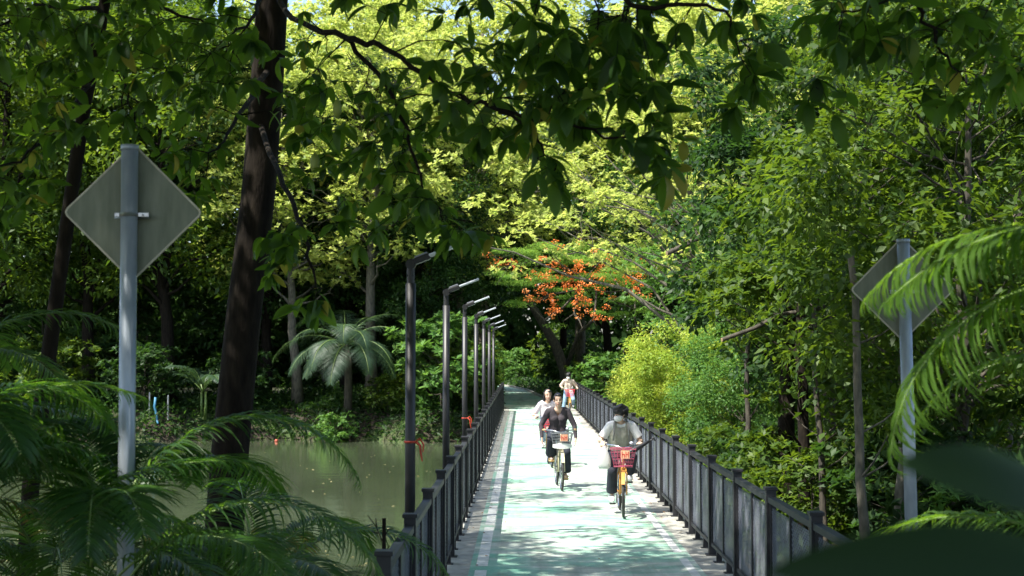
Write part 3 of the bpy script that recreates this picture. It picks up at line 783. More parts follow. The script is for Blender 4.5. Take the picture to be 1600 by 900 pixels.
# ------------------------------------------------------------------ the tree with orange blossoms
RNG = np.random.default_rng(5)
fo = empty('flowering_tree', (2.2, 68, gz(2.2, 68) - .05)); tag(fo, 'dark leaning tree with flat feathery leaves and orange red blossoms over the bridge end', 'tree')
def loc(px, py, d): return at(px, py, d) - Vector(fo.location)
mb = MB()
tr = [Vector((0, 0, 0)), Vector((-.15, 0, 1.6)), loc(868, 540, 67.6), loc(845, 500, 67), loc(826, 470, 66.5), loc(815, 440, 66)]
mb.tube(tr, [.34, .27, .24, .2, .16, .11], 10)
mb.tube([tr[1], loc(905, 520, 67), loc(960, 470, 65), loc(1010, 440, 64)], [.12, .10, .08, .05], 8)
for pl in [((815, 440, 66), (850, 405, 64), (900, 395, 62), (960, 390, 61)), ((820, 475, 66), (860, 460, 63), (905, 453, 61), (940, 453, 60.5)),
           ((905, 453, 61), (880, 480, 60.5), (850, 500, 60), (830, 478, 60)), ((905, 455, 61), (897, 490, 60.5), (880, 502, 60.3)),
           ((897, 490, 60.5), (905, 500, 60.2), (910, 513, 60)), ((932, 455, 61), (930, 480, 60), (927, 500, 60), (933, 510, 60)),
           ((1010, 440, 64), (990, 452, 62), (960, 456, 61), (930, 455, 60.5)), ((1010, 440, 64), (992, 470, 62), (992, 500, 61), (998, 530, 61)),
           ((905, 455, 61), (925, 430, 61), (945, 432, 61)), ((850, 405, 64), (800, 415, 62), (760, 430, 61)), ((815, 440, 66), (790, 400, 64), (765, 395, 62)),
           ((1010, 440, 64), (1030, 410, 63), (1010, 390, 62)), ((868, 455, 63), (850, 468, 62), (822, 473, 61))]:
    pts = [loc(*q) for q in pl]; mb.tube(pts, [.06 - .045 * i / (len(pts) - 1) for i in range(len(pts))], 5, False)
me_o = mb.build('trunk', M['bark_mid'], fo, True)
C = []
for (px, py, rx, ry, k) in [(880, 410, 90, 28, 34), (820, 440, 45, 14, 12), (960, 430, 45, 18, 14), (930, 395, 80, 16, 18), (790, 405, 40, 14, 8), (900, 455, 50, 12, 9), (817, 472, 20, 6, 4), (985, 480, 22, 14, 6), (1010, 420, 30, 25, 8), (905, 480, 30, 10, 3), (868, 508, 5, 4, 1)]:
    for _ in range(k): C.append(loc(px + RNG.uniform(-rx, rx), py + RNG.uniform(-ry, ry), RNG.uniform(59.5, 64)))
C = np.array(C); rad = RNG.uniform(.35, .8, len(C))
V, Fq, rn = clump_leaves(C, rad, 260, .12, .03, .16, 'flat')
link_mesh('crown', mesh_np('crown', V, Fq, rn), M['leaf_feather'], fo)
B = []
for (px, py) in [(765, 400), (795, 408), (838, 425), (855, 430), (863, 420), (876, 414), (890, 420), (900, 425), (908, 418), (868, 440), (850, 438), (820, 437), (905, 440), (888, 446), (930, 424), (945, 420), (935, 422), (926, 436), (923, 445), (856, 468), (865, 476), (850, 472), (870, 480), (835, 460), (896, 457), (912, 462), (918, 470), (910, 478), (932, 494), (940, 496), (962, 444), (980, 447), (990, 440), (992, 436), (975, 452), (1010, 446), (960, 395), (870, 395), (840, 400), (920, 392), (1000, 425)]:
    c = loc(px, py, 59.6 + RNG.uniform(-.3, 1.2))
    for _ in range(3): B.append(c + Vector(RNG.normal(0, .17, 3)) * Vector((1.5, 1, .7)).x)
B = np.array(B); V, Fq, rn = clump_leaves(B, RNG.uniform(.12, .30, len(B)), 19, .105, .07, .55)
link_mesh('blossoms', mesh_np('blossoms', V, Fq, rn), M['blossom'], fo)

# ------------------------------------------------------------------ palms
def frond(P0, az, el, L, droop, lmax, nl, wid=.019, roll=0, vshape=.4, ldroop=1.15, start=.14, rr=.009):
    """returns (rachis MB pts, leaflet arrays)"""
    n = 22; pts = [Vector(P0)]; dirs = []
    for i in range(n):
        t = i / (n - 1); e = el - droop * t ** 1.25; a = az + roll * t
        d = Vector((math.cos(a) * math.cos(e), math.sin(a) * math.cos(e), math.sin(e))); dirs.append(d)
        pts.append(pts[-1] + d * (L / n))
    P, D, N, LL, W, c = [], [], [], [], [], []
    for k in range(nl):
        t = start + (1 - start) * (k + .5) / nl; q = t * n; i = min(int(q), n - 1); p = pts[i].lerp(pts[i + 1], q - i); d = dirs[i]
        side = d.cross(Vector((0, 0, 1)))
        side = side.normalized() if side.length > .15 else Vector((-math.sin(az), math.cos(az), 0)) * -1
        up = side.cross(d).normalized()
        tt = (t - start) / (1 - start)
        ll = lmax * (.35 + .65 * math.sin(math.pi * min(1, .12 + .80 * tt) ** .9)) * (1 - .45 * tt ** 3)
        fw = .45 + .9 * tt
        for s in (-1, 1):
            dd = (side * s + d * fw + up * (vshape + random.uniform(-.12, .12))).normalized()
            P.append(p); D.append(dd); nn = (up - side * s * .35).normalized(); N.append(nn)
            LL.append(ll * random.uniform(.88, 1.08)); W.append(wid * random.uniform(.85, 1.15)); c.append(ldroop * random.uniform(.75, 1.3))
    return pts, (P, D, N, LL, W, c)
lprof = lambda t: np.clip(np.minimum(t * 6, 1), 0, 1) * (1 - t ** 2.2) ** .9 + 1e-3
def add_frond(root, mat, stemmat, **kw):
    pts, (P, D, N, L, W, c) = frond(**kw)
    rr = kw.get('rr', .009)
    MBx = MB().tube(pts, [rr * (1 - .85 * i / (len(pts) - 1)) for i in range(len(pts))], 6)
    f = MBx.build('frond', M[stemmat], root, True)
    ribbon_obj('leaflets', P, D, N, L, W, c, mat, f, st=6, fold=.35, rnd=np.clip(RNG.normal(.5, .2) + RNG.normal(0, .12, len(P)), 0, 1), prof=lprof)
M['palm_stem'] = solid('palm_stem', (.16, .24, .06), (.09, .15, .03), 14, .4)
def palm(x, y, specs, label, mat='leaf_palm', stems=3, h=1.0, name='areca_palm', group='feathery palms near the camera', sr=.028, z=None, stemmat='palm_stem'):
    z = gz(x, y) if z is None else z; o = empty(name, (x, y, z)); tag(o, label, 'palm', group)
    for k in range(stems):
        a = k * 2.1; b = Vector((.12 * math.cos(a), .12 * math.sin(a), 0))
        MB().tube([b + Vector((0, 0, -.1)), b * 1.2 + Vector((0, 0, h * .5)), b * 1.1 + Vector((0, 0, h))], [sr, sr * .9, sr * .7], 10).build('stem', M[stemmat], o, True)
    for s in specs: add_frond(o, mat, 'palm_stem', **s)
    return o
random.seed(12); RNG = np.random.default_rng(12)
def ring(n, h, el=(45, 78), L=(1.5, 2.0), az0=0, lmax=.42, nl=56, spread=360, droop=(85, 120)):
    return [dict(P0=(random.uniform(-.1, .1), random.uniform(-.1, .1), h + random.uniform(-.15, .15)), az=R(az0 + spread * k / n + random.uniform(-14, 14)), el=R(random.uniform(*el)),
            L=random.uniform(*L), droop=R(random.uniform(*droop)), lmax=lmax * random.uniform(.85, 1.15), nl=nl, roll=R(random.uniform(-12, 12))) for k in range(n)]
palm(-2.2, 7.4, [dict(P0=(.0, 0, 1.1), az=R(-4), el=R(58), L=1.8, droop=R(118), lmax=.46, nl=66),
                  dict(P0=(0, 0, 1.5), az=R(10), el=R(66), L=1.7, droop=R(128), lmax=.44, nl=60),
                  dict(P0=(0, -.1, 1.2), az=R(-24), el=R(42), L=1.3, droop=R(85), lmax=.40, nl=46),
                  dict(P0=(-.1, -.1, 1.3), az=R(-60), el=R(60), L=1.3, droop=R(100), lmax=.4, nl=44),
                  dict(P0=(-.3, -.4, 1.55), az=R(8), el=R(34), L=1.25, droop=R(45), lmax=.30, nl=40),
                  ] + ring(9, 1.45, az0=60, spread=250, L=(1.2, 1.6)), 'lush feathery palm arching over the water right of the galvanised sign pole', h=1.0)
palm(-3.1, 6.6, ring(14, 1.6, L=(1.2, 1.7), el=(40, 75)), 'dark feathery palm in the bottom left corner, left of the sign pole', h=1.0)
palm(-3.9, 8.6, ring(11, 1.8, L=(1.4, 2.0), el=(50, 80)), 'tall feathery palm at the left edge in the shade of the thin trunk', h=1.3)
palm(-1.95, 9.6, ring(9, .7, L=(1.3, 1.7), el=(40, 70)), 'low shaded palm at the foot of the thick trunk', h=.4)
palm(-3.0, 8.6, ring(12, 1.0, L=(1.2, 1.7), el=(30, 65)), 'dense low feathery palm filling the space between the sign pole and thin trunk', h=.8)
palm(2.38, 5.2, [dict(P0=(0, 0, 2.72), az=R(178), el=R(4), L=1.35, droop=R(88), lmax=.44, nl=54, vshape=.2, ldroop=1.3, wid=.02),
                 dict(P0=(0, -.1, 2.92), az=R(178), el=R(6), L=1.1, droop=R(50), lmax=.42, nl=54, vshape=.1, ldroop=1.2, wid=.02),
                 dict(P0=(0, .2, 2.85), az=R(172), el=R(20), L=1.1, droop=R(70), lmax=.44, nl=50, vshape=.1, ldroop=1.2),
                 dict(P0=(.05, .3, 2.35), az=R(165), el=R(20), L=.95, droop=R(80), lmax=.30, nl=40),
                 dict(P0=(0, .4, 1.6), az=R(150), el=R(25), L=1.3, droop=R(75), lmax=.32, nl=44)] + ring(6, 2.5, az0=-110, spread=200, L=(1.0, 1.4)),
     'feathery palm reaching in from the right edge over the half hidden sign', 'leaf_palm_light', h=2.6, stems=2)
palm(3.9, 8.6, ring(8, .55, L=(.8, 1.2), el=(30, 70), lmax=.34), 'low palm below the half hidden sign, mostly behind the blurred leaf', h=.5)
palm(-14.0, 59.6, [dict(P0=(0, 0, 1.2), az=R(a), el=R(e), L=2.6, droop=R(75), lmax=.7, nl=34, wid=.06, rr=.03) for a, e in ((0, 55), (60, 60), (120, 55), (180, 50), (240, 60), (300, 45))],
     'young dull palm on the far bank left of the thick trunk', 'leaf_coco', 2, 1.2, sr=.07, group='feather palms on the far bank')
random.seed(4)
spec = [dict(P0=(0, 0, 3.15), az=R(a), el=R(e), L=L_ * 1.15, droop=R(dr), lmax=.9, nl=56, wid=.032, rr=.035, vshape=.1, ldroop=.7) for a, e, L_, dr in
        ((182, 28, 3.2, 92), (245, 20, 2.8, 95), (300, 15, 2.8, 92), (215, 10, 2.8, 80), (330, 5, 2.8, 75), (205, 48, 2.6, 112), (-8, 45, 3.0, 100), (-30, 20, 2.6, 90), (262, -8, 2.6, 62), (228, -5, 2.4, 60), (15, 62, 3.0, 95), (100, 70, 2.8, 90), (150, 62, 2.8, 100), (60, 60, 2.8, 90), (-60, 45, 2.4, 110), (-85, 65, 2.4, 140))]
palm(-7.75, 59.4, spec, 'feather palm with big silvery drooping fronds on the far bank', 'leaf_coco', 1, 3.2, 'feather_palm', 'feather palms on the far bank', sr=.19, stemmat='bark_mid')

# big soft leaves close to the lens, lower right
M['near_stem'] = solid('near_stem', (.05, .09, .03), None, 12, .5)
bo = empty('big_leaf_plant', (.62, 1.12, 0)); tag(bo, 'dark big-leaved plant out of focus in the lower right corner, close to the camera', 'plant')
bprof = lambda t: np.sin(np.pi * np.clip(t, 0, 1) ** .7) ** .7
mb = MB()
for (px, py, d, tx, ty, td, w, c, nm) in [(1650, 862, 1.15, 1225, 905, 1.05, .068, .35, 0), (1650, 760, 1.25, 1450, 712, 1.15, .075, .5, 0), (1680, 890, 1.3, 1330, 930, 1.2, .11, .3, 0)]:
    a = at(px, py, d); b = at(tx, ty, td); v = (b - a)
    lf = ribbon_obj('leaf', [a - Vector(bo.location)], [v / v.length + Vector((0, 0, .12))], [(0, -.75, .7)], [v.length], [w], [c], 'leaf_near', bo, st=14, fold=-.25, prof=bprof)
    mb.tube([(0, 0, 0), (a - Vector(bo.location)) * .5 + Vector((.05, 0, .15)), a - Vector(bo.location)], [.012, .009, .006], 7)
mb.build('stem', M['near_stem'], bo, True)

# ------------------------------------------------------------------ near trees whose leaves hang into the picture
RNG = np.random.default_rng(101); random.seed(101)
def near_tree(name, trunk_pts, trunk_r, prim, blobs, shade, label, fruit=()):
    base = Vector(trunk_pts[0]); o = empty(name, base); tag(o, label, 'tree', 'near trees with hanging broad leaves')
    mb = MB(); mb.tube([p - base for p in trunk_pts], trunk_r, 18)
    nodes = []; 
    for pl, r0 in prim:
        pts = [at(*q) if len(q) == 3 and not isinstance(q, Vector) else q for q in pl]
        # smooth polyline
        sm = []
        for i in range(len(pts) - 1):
            p0 = pts[max(i - 1, 0)]; p1 = pts[i]; p2 = pts[i + 1]; p3 = pts[min(i + 2, len(pts) - 1)]
            for k in range(6):
                t = k / 6
                sm.append(.5 * ((2 * p1) + (p2 - p0) * t + (2 * p0 - 5 * p1 + 4 * p2 - p3) * t * t + (3 * p1 - p0 - 3 * p2 + p3) * t ** 3))
        sm.append(pts[-1])
        sm = [p + Vector(RNG.normal(0, .012, 3)) for p in sm]
        rr = [r0 * (1 - .8 * i / (len(sm) - 1)) for i in range(len(sm))]
        mb.tube([p - base for p in sm], rr, 7, False)
        nodes += [(p, r) for p, r in zip(sm, rr)]
    NP = np.array([tuple(p) for p, r in nodes]); NR = np.array([r for p, r in nodes])
    T = []
    for (px, py, rx, ry, n, d0, d1) in blobs:
        for _ in range(n):
            a = RNG.uniform(0, 6.283); q = RNG.uniform(0, 1) ** .6
            T.append(at(px + rx * q * math.cos(a), py + ry * q * math.sin(a), RNG.uniform(d0, d1)))
    T = sorted(T, key=lambda t: float(np.min(np.linalg.norm(NP - np.array(t), axis=1))))
    P, D, N, L, W, c = [], [], [], [], [], []
    for t in T:
        tv = np.array(t); dd = np.linalg.norm(NP - tv, axis=1) + 1.2 * np.maximum(0, tv[2] - NP[:, 2]) + .3 * (NR < .003)
        k = int(np.argmin(dd)); p0 = Vector(NP[k]); v = t - p0; ln = v.length
        r0 = min(NR[k] * .8, .004 + .006 * ln); r0 = max(r0, .003)
        m1 = p0 + v * .4 + Vector((RNG.normal(0, .07), RNG.normal(0, .07), .10)) * ln; m2 = p0 + v * .75 + Vector((RNG.normal(0, .05), RNG.normal(0, .05), .09)) * ln
        pts = [p0, m1, m2, t]; rr = [r0, r0 * .8, r0 * .6, .0022]
        mb.tube([p - base for p in pts], rr, 5, False)
        NP = np.vstack([NP, [tuple(m1), tuple(m2), tuple(t)]]); NR = np.concatenate([NR, [rr[1], rr[2], .0024]])
        out = Vector((v.x, v.y, 0)); out = out.normalized() if out.length > .01 else Vector((1, 0, 0))
        m = random.choice((3, 4, 5, 5, 6, 7)); lean_ = Vector((RNG.normal(0, .35), RNG.normal(0, .35), RNG.normal(0, .25))); a0 = RNG.uniform(0, 6.28); ls = RNG.uniform(.7, 1.25)
        for j in range(m):
            a = a0 + j * 6.283 / m + RNG.normal(0, .25)
            dr = Vector((math.cos(a), math.sin(a), 0)) * RNG.uniform(.55, 1.0) + out * .25 + Vector((0, 0, RNG.uniform(-1.25, .2))) + lean_
            P.append(t - base); D.append(dr.normalized()); N.append((RNG.normal(0, .5), RNG.normal(0, .5), 1.)); L.append(.165 * ls * RNG.uniform(.7, 1.15)); W.append(.063 * ls * RNG.uniform(.75, 1.2)); c.append(RNG.uniform(-.2, 1.3))
        for (q, mm) in ((m2, 1), (m1, 1)):
            if ln > .25 and RNG.random() < .7:
                a = RNG.uniform(0, 6.28); P.append(q - base); D.append((math.cos(a), math.sin(a), RNG.uniform(-.9, 0))); N.append((0, 0, 1.)); L.append(RNG.uniform(.12, .19)); W.append(RNG.uniform(.05, .07)); c.append(RNG.uniform(.3, 1.))
    mb.build('trunk', M['bark_dark'], o, True)
    Dn = np.array([tuple(d) for d in D]); Nn = np.array([tuple(x) for x in N]); Nn = nrm(Nn - Dn * np.sum(Dn * Nn, 1, keepdims=True) + RNG.normal(0, .08, Nn.shape))
    V1, F1 = ribbon_leaves(np.array([tuple(p) for p in P]), Dn, Nn, np.array(L), np.array(W), np.array(c), 7, .3)
    r1 = np.repeat(np.clip(RNG.normal(.5, .25, len(P)), 0, 1), 12)
    # unseen upper crown that throws the dappled shade
    S = np.array(shade, float) - np.array(base)
    V2, F2, r2 = clump_leaves(S, RNG.uniform(.35, .85, len(S)), 70, .24, .10, .6)
    V = np.vstack([V1, V2]); Fq = np.vstack([F1, F2 + len(V1)])
    cr = link_mesh('crown', mesh_np('crown', V, Fq, np.concatenate([r1, r2]), smooth=True), M['leaf_broad'], o)
    for (px, py, d, s, mt) in fruit:
        f = MB().ball((0, 0, 0), (.028 * s, .028 * s, .062 * s), 12, 8); q = at(px, py, d) - base
        f.build('fruit', M[mt], o, True, loc=q)
    return o
M['fruit_green'] = solid('fruit_green', (.28, .33, .06), (.18, .24, .04), 9, .45)
def shade_pts(n, xr, yr, thick=3., keep=1.):
    out = []
    holes = [(-1.9, 7.4, 1.8), (-2.3, 7.3, 1.6), (-1.5, 7.5, 1.5), (1.5, 5.3, 2.5), (1.75, 5.3, 2.75), (1.4, 5.2, 2.1)]
    while len(out) < n:
        x, y = RNG.uniform(*xr), RNG.uniform(*yr)
        lo = max(6.3, 3.6 + .30 * y)
        if x > -6.2 and y > 14.2 + .8 * math.sin(x * 2) and RNG.random() < .93: continue
        q = Vector((x, y, RNG.uniform(lo, lo + thick)))
        if any((q - Vector(h)).cross(sd).length < .55 for h in holes): continue
        out.append(tuple(q))
    return out
t1 = at(352, 1150, 12.6); t1.z = gz(t1.x, 12.6) - .1
T1 = [t1, at(345, 900, 12.6), at(360, 700, 12.6), at(380, 500, 12.6), at(404, 300, 12.6), at(418, 120, 12.6), at(425, 0, 12.6), at(428, -200, 12.5), at(440, -500, 12.3)]
near_tree('broadleaf_tree', T1, [.205, .185, .172, .162, .156, .152, .148, .12, .08],
    [([(425, -60, 12.5), (446, 18, 11.2), (540, 60, 9.2), (600, 72, 8.6), (690, 135, 8.0), (780, 172, 7.6), (900, 200, 7.3), (1030, 225, 7.1)], .027),
     ([(430, -300, 12.4), (560, -140, 10), (760, -75, 8.2), (900, -35, 7.6), (1000, 5, 7.2), (1120, 10, 7.2), (1160, 70, 7.2)], .03),
     ([(416, 110, 12.5), (380, 170, 10.5), (330, 240, 9)], .03),
     ([(408, 200, 12.5), (445, 290, 10.5), (480, 380, 9.3), (492, 450, 9)], .028),
     ([(540, 60, 9.2), (600, 130, 8.8), (640, 220, 8.4), (665, 300, 8.2), (700, 345, 8)], .018),
     ([(780, 172, 7.6), (840, 220, 7.4), (870, 270, 7.3)], .012),
     ([(425, -60, 12.5), (400, 20, 10), (350, 60, 9)], .025)],
    [(330, 90, 80, 100, 34, 8, 10.5), (300, 260, 60, 80, 20, 8.5, 10.5), (480, 110, 55, 100, 19, 8.5, 10.5), (520, 260, 80, 80, 24, 8.2, 10), (450, 390, 45, 60, 14, 8.8, 10), (495, 478, 35, 12, 4, 8.5, 9.2),
     (610, 195, 60, 90, 23, 8, 9.4), (640, 320, 60, 50, 11, 7.8, 9), (560, 350, 40, 40, 6, 8.5, 9.5), (725, 362, 50, 14, 8, 7.6, 8.2), (720, 150, 75, 95, 24, 7.2, 8.8), (830, 130, 100, 105, 42, 7, 8.8), (950, 120, 100, 105, 50, 6.8, 8.6),
     (865, 265, 35, 22, 6, 7, 7.6), (1030, 230, 45, 60, 14, 6.8, 7.8), (1000, 40, 100, 60, 16, 7, 8.4), (720, 8, 200, 20, 7, 7.6, 9), (560, 10, 60, 20, 4, 8, 9), (1160, 100, 35, 75, 8, 7, 7.8), (1120, 20, 60, 30, 7, 7, 8)],
    shade_pts(640, (-7.3, -2.2), (-3, 22)) + shade_pts(60, (-4.5, -1), (-4, 1)) + shade_pts(260, (-5.5, 2), (2, 9)) + shade_pts(170, (-2.2, 2.0), (1, 16)),
    'thick dark trunk in the foreground with broad drooping leaves hanging across the top', fruit=[(527, 170, 8.6, 1.0, 'fruit_green'), (492, 255, 8.8, 1.1, 'fruit_green')])
t2 = at(30, 1200, 11); t2.z = gz(t2.x, 11) - .1
T2 = [t2, at(48, 760, 11), at(70, 600, 11), at(92, 440, 11), at(112, 300, 11), at(133, 160, 11), at(152, 70, 11), at(168, -20, 11), at(175, -300, 11)]
near_tree('broadleaf_tree', T2, [.08, .068, .062, .059, .056, .054, .05, .044, .03],
    [([(140, 130, 11), (90, 200, 9.6), (40, 240, 8.6), (-30, 280, 8)], .02), ([(165, -10, 11), (250, 10, 9.5), (330, 40, 9)], .022),
     ([(160, 20, 11), (60, 10, 9.5), (-20, 60, 8.6)], .022), ([(150, 75, 11), (190, 120, 9.6), (215, 200, 9)], .016)],
    [(60, 60, 90, 90, 34, 7.6, 10), (190, 70, 90, 80, 30, 8, 10), (40, 250, 60, 80, 17, 8, 9.6), (90, 180, 70, 60, 12, 8, 9.6), (210, 180, 50, 60, 8, 8.6, 10), (0, 380, 20, 60, 4, 8, 9)],
    shade_pts(480, (-13, -6.5), (-3, 20)), 'thin leaning dark trunk at the left with broad leaves above the road sign')
T3 = [Vector((3.9, 6.6, -.1)), Vector((3.85, 6.8, 2)), Vector((3.7, 7, 4)), Vector((3.4, 7.2, 5.6)), Vector((3.2, 7.4, 7))]
near_tree('broadleaf_tree', T3, [.15, .13, .12, .10, .06],
    [([(1800, -200, 7.2), (1660, -40, 7.2), (1560, -15, 7.2), (1430, -5, 7.2), (1310, 25, 7.2)], .022), ([(1430, -5, 7.2), (1470, 80, 7.3), (1515, 135, 7.4)], .014), ([(1660, -40, 7.2), (1620, 60, 7.5), (1590, 120, 7.6)], .016)],
    [(1340, 45, 95, 55, 24, 6.8, 8.4), (1450, 50, 90, 60, 24, 6.8, 8.4), (1560, 60, 60, 75, 13, 6.8, 8), (1290, 150, 45, 35, 5, 7, 8), (1500, 140, 60, 30, 5, 7, 8)],
    shade_pts(300, (0, 7), (0, 16)) + shade_pts(150, (-1.5, 2.5), (5, 10)), 'near tree whose drooping leaves hang into the top right corner of the view')

# ------------------------------------------------------------------ small things by the water
def twig(px, py, d, label):
    b = at(px, py, d); o = empty('dead_sapling', (b.x, d, gz(b.x, d))); tag(o, label, 'plant')
    z0 = b.z - gz(b.x, d)
    mb = MB().tube([(0, 0, 0), (.0, 0, z0 - .1), (.0, 0, z0 + .18)], [.016, .014, .013], 7)
    for v in (((0, 0, z0), (-.05, 0, z0 + .12), (-.11, 0, z0 + .2)), ((-.05, 0, z0 + .12), (-.055, 0, z0 + .18)), ((-.04, 0, z0 + .08), (-.08, 0, z0 + .09)), ((0, 0, z0 + .05), (.03, 0, z0 + .11), (.065, 0, z0 + .11)), ((.01, 0, z0 - .05), (.035, 0, z0 + .0))):
        mb.tube(v, [.006] + [.003] * (len(v) - 1), 5)
    mb.build('stem', M['bark_dark'], o)
    ribbon_obj('leaf', [(-.01, 0, z0 - .05)], [(-1, -.3, .1)], [(0, -.5, 1)], [.10], [.08], [.5], 'leaf_bright', o)
twig(600, 852, 9.2, 'dead twiggy sapling with one green leaf beside the first fence post')
M['stake'] = solid('stake', (.5, .5, .48), None, 20, .7); M['blue_hose'] = solid('blue_hose', (.04, .2, .32), (.03, .13, .22), 12, .5); M['red_paint'] = solid('red_paint', (.45, .09, .05), None, 12, .5)
for px, h, lab in ((233, .95, 'white stake on the far bank left of the blue hose'), (262, 1.0, 'white stake on the far bank right of the blue hose')):
    b = at(px, 690, 58.6); z = gz(b.x, 58.6); m_ = MB().tube([(0, 0, -.1), (0, 0, h)], .035, 8); m_.tube([(0, 0, h), (0, 0, h + .04)], [.035, .01], 8)
    tag(m_.build('stake', M['stake'], loc=(b.x, 58.6, z)), lab, 'stake')
b = at(244, 690, 58.2); z = gz(b.x, 58.2)
tag(MB().tube([(-.05, 0, z + 1.1), (-.08, 0, z + .7), (0, 0, z + .35), (.06, -.1, z + .1), (.15, -.3, z)], [.05, .06, .05, .05, .04], 8).build('hose', M['blue_hose'], smooth=True, loc=(b.x, 58.2, 0)), 'pale blue hose hanging between two white stakes on the far bank', 'hose')
b = at(432, 690, 58.0); z = gz(b.x, 58)
mm = empty('marker_post', (b.x, 58, z)); tag(mm, 'thin marker post with an orange top at the water edge', 'post')
MB().tube([(0, 0, -.3), (0, 0, .9)], .035, 8).build('post', M['blue_hose'], mm); MB().ball((0, 0, .98), (.08, .06, .08)).build('cap', M['red_paint'], mm, True)
# leaves and petals drifting on the water
RNG = np.random.default_rng(31); n = 420
x = np.concatenate([RNG.uniform(-7.5, -1.3, n), RNG.uniform(-12, -1.5, 90)]); y = np.concatenate([15 + 11 * RNG.uniform(0, 1, n) ** 1.6, RNG.uniform(22, 52, 90)]); m_ = len(x)
P = np.stack([x, y, np.full(m_, WZ + .012)], 1); D = rand_dir(m_, -.02, .02)
V, Fq = kites(P, D, np.tile([0, 0, 1.], (m_, 1)), RNG.uniform(.05, .12, m_), RNG.uniform(.03, .06, m_), .1)
M['petal'] = leafmat('petal', [(.35, .3, .1), (.6, .55, .3)], [(.3, .3, .1), (.4, .4, .2)], .2)
tag(link_mesh('floating_leaves', mesh_np('floating_leaves', V, Fq, RNG.uniform(0, 1, m_)), M['petal']), 'scattered pale fallen leaves floating on the murky water', 'leaves', kind='stuff')
n = 700
x = RNG.uniform(-1.05, 2.45, n); y = RNG.uniform(7, 57, n); k = (x < -.45) | (x > 1.8) | (RNG.random(n) < .12); x, y = x[k], y[k]; m_ = len(x)
P = np.stack([x, y, np.full(m_, .02)], 1)
V, Fq = kites(P, rand_dir(m_, -.1, .1), nrm(np.array([0, 0, 1.]) + RNG.normal(0, .2, (m_, 3))), RNG.uniform(.03, .08, m_), RNG.uniform(.015, .035, m_), .2)
tag(link_mesh('fallen_leaves', mesh_np('fallen_leaves', V, Fq, RNG.uniform(0, 1, m_)), M['dry_leaf']), 'dry brown leaves scattered along the edges of the bridge deck', 'leaves', kind='stuff')
# ------------------------------------------------------------------ bicycles
def paint(name, c, rough=.4, metal=0): return solid(name, c, tuple(x * .85 for x in c), 10, rough, metal)
M['frame_orange'] = paint('frame_orange', (.55, .26, .05)); M['frame_cream'] = paint('frame_cream', (.62, .56, .36)); M['frame_red'] = paint('frame_red', (.6, .2, .06))
M['basket_pink'] = paint('basket_pink', (.36, .06, .11)); M['basket_red'] = paint('basket_red', (.62, .04, .06)); M['basket_white'] = paint('basket_white', (.8, .8, .78)); M['basket_grey'] = paint('basket_grey', (.18, .19, .2))
M['plate_peach'] = paint('plate_peach', (.85, .45, .28)); M['plate_red'] = paint('plate_red', (.5, .02, .02)); M['plate_white'] = paint('plate_white', (.85, .82, .8))
M['chrome'] = paint('chrome', (.7, .7, .7), .2, 1.0); M['grip_tan'] = paint('grip_tan', (.6, .38, .16)); M['saddle'] = paint('saddle', (.03, .025, .02), .5); M['bell'] = paint('bell', (.75, .77, .85), .2, .6)
M['blue_plastic'] = paint('blue_plastic', (.08, .2, .4))
FH, RH, WR = -.62, .44, .33
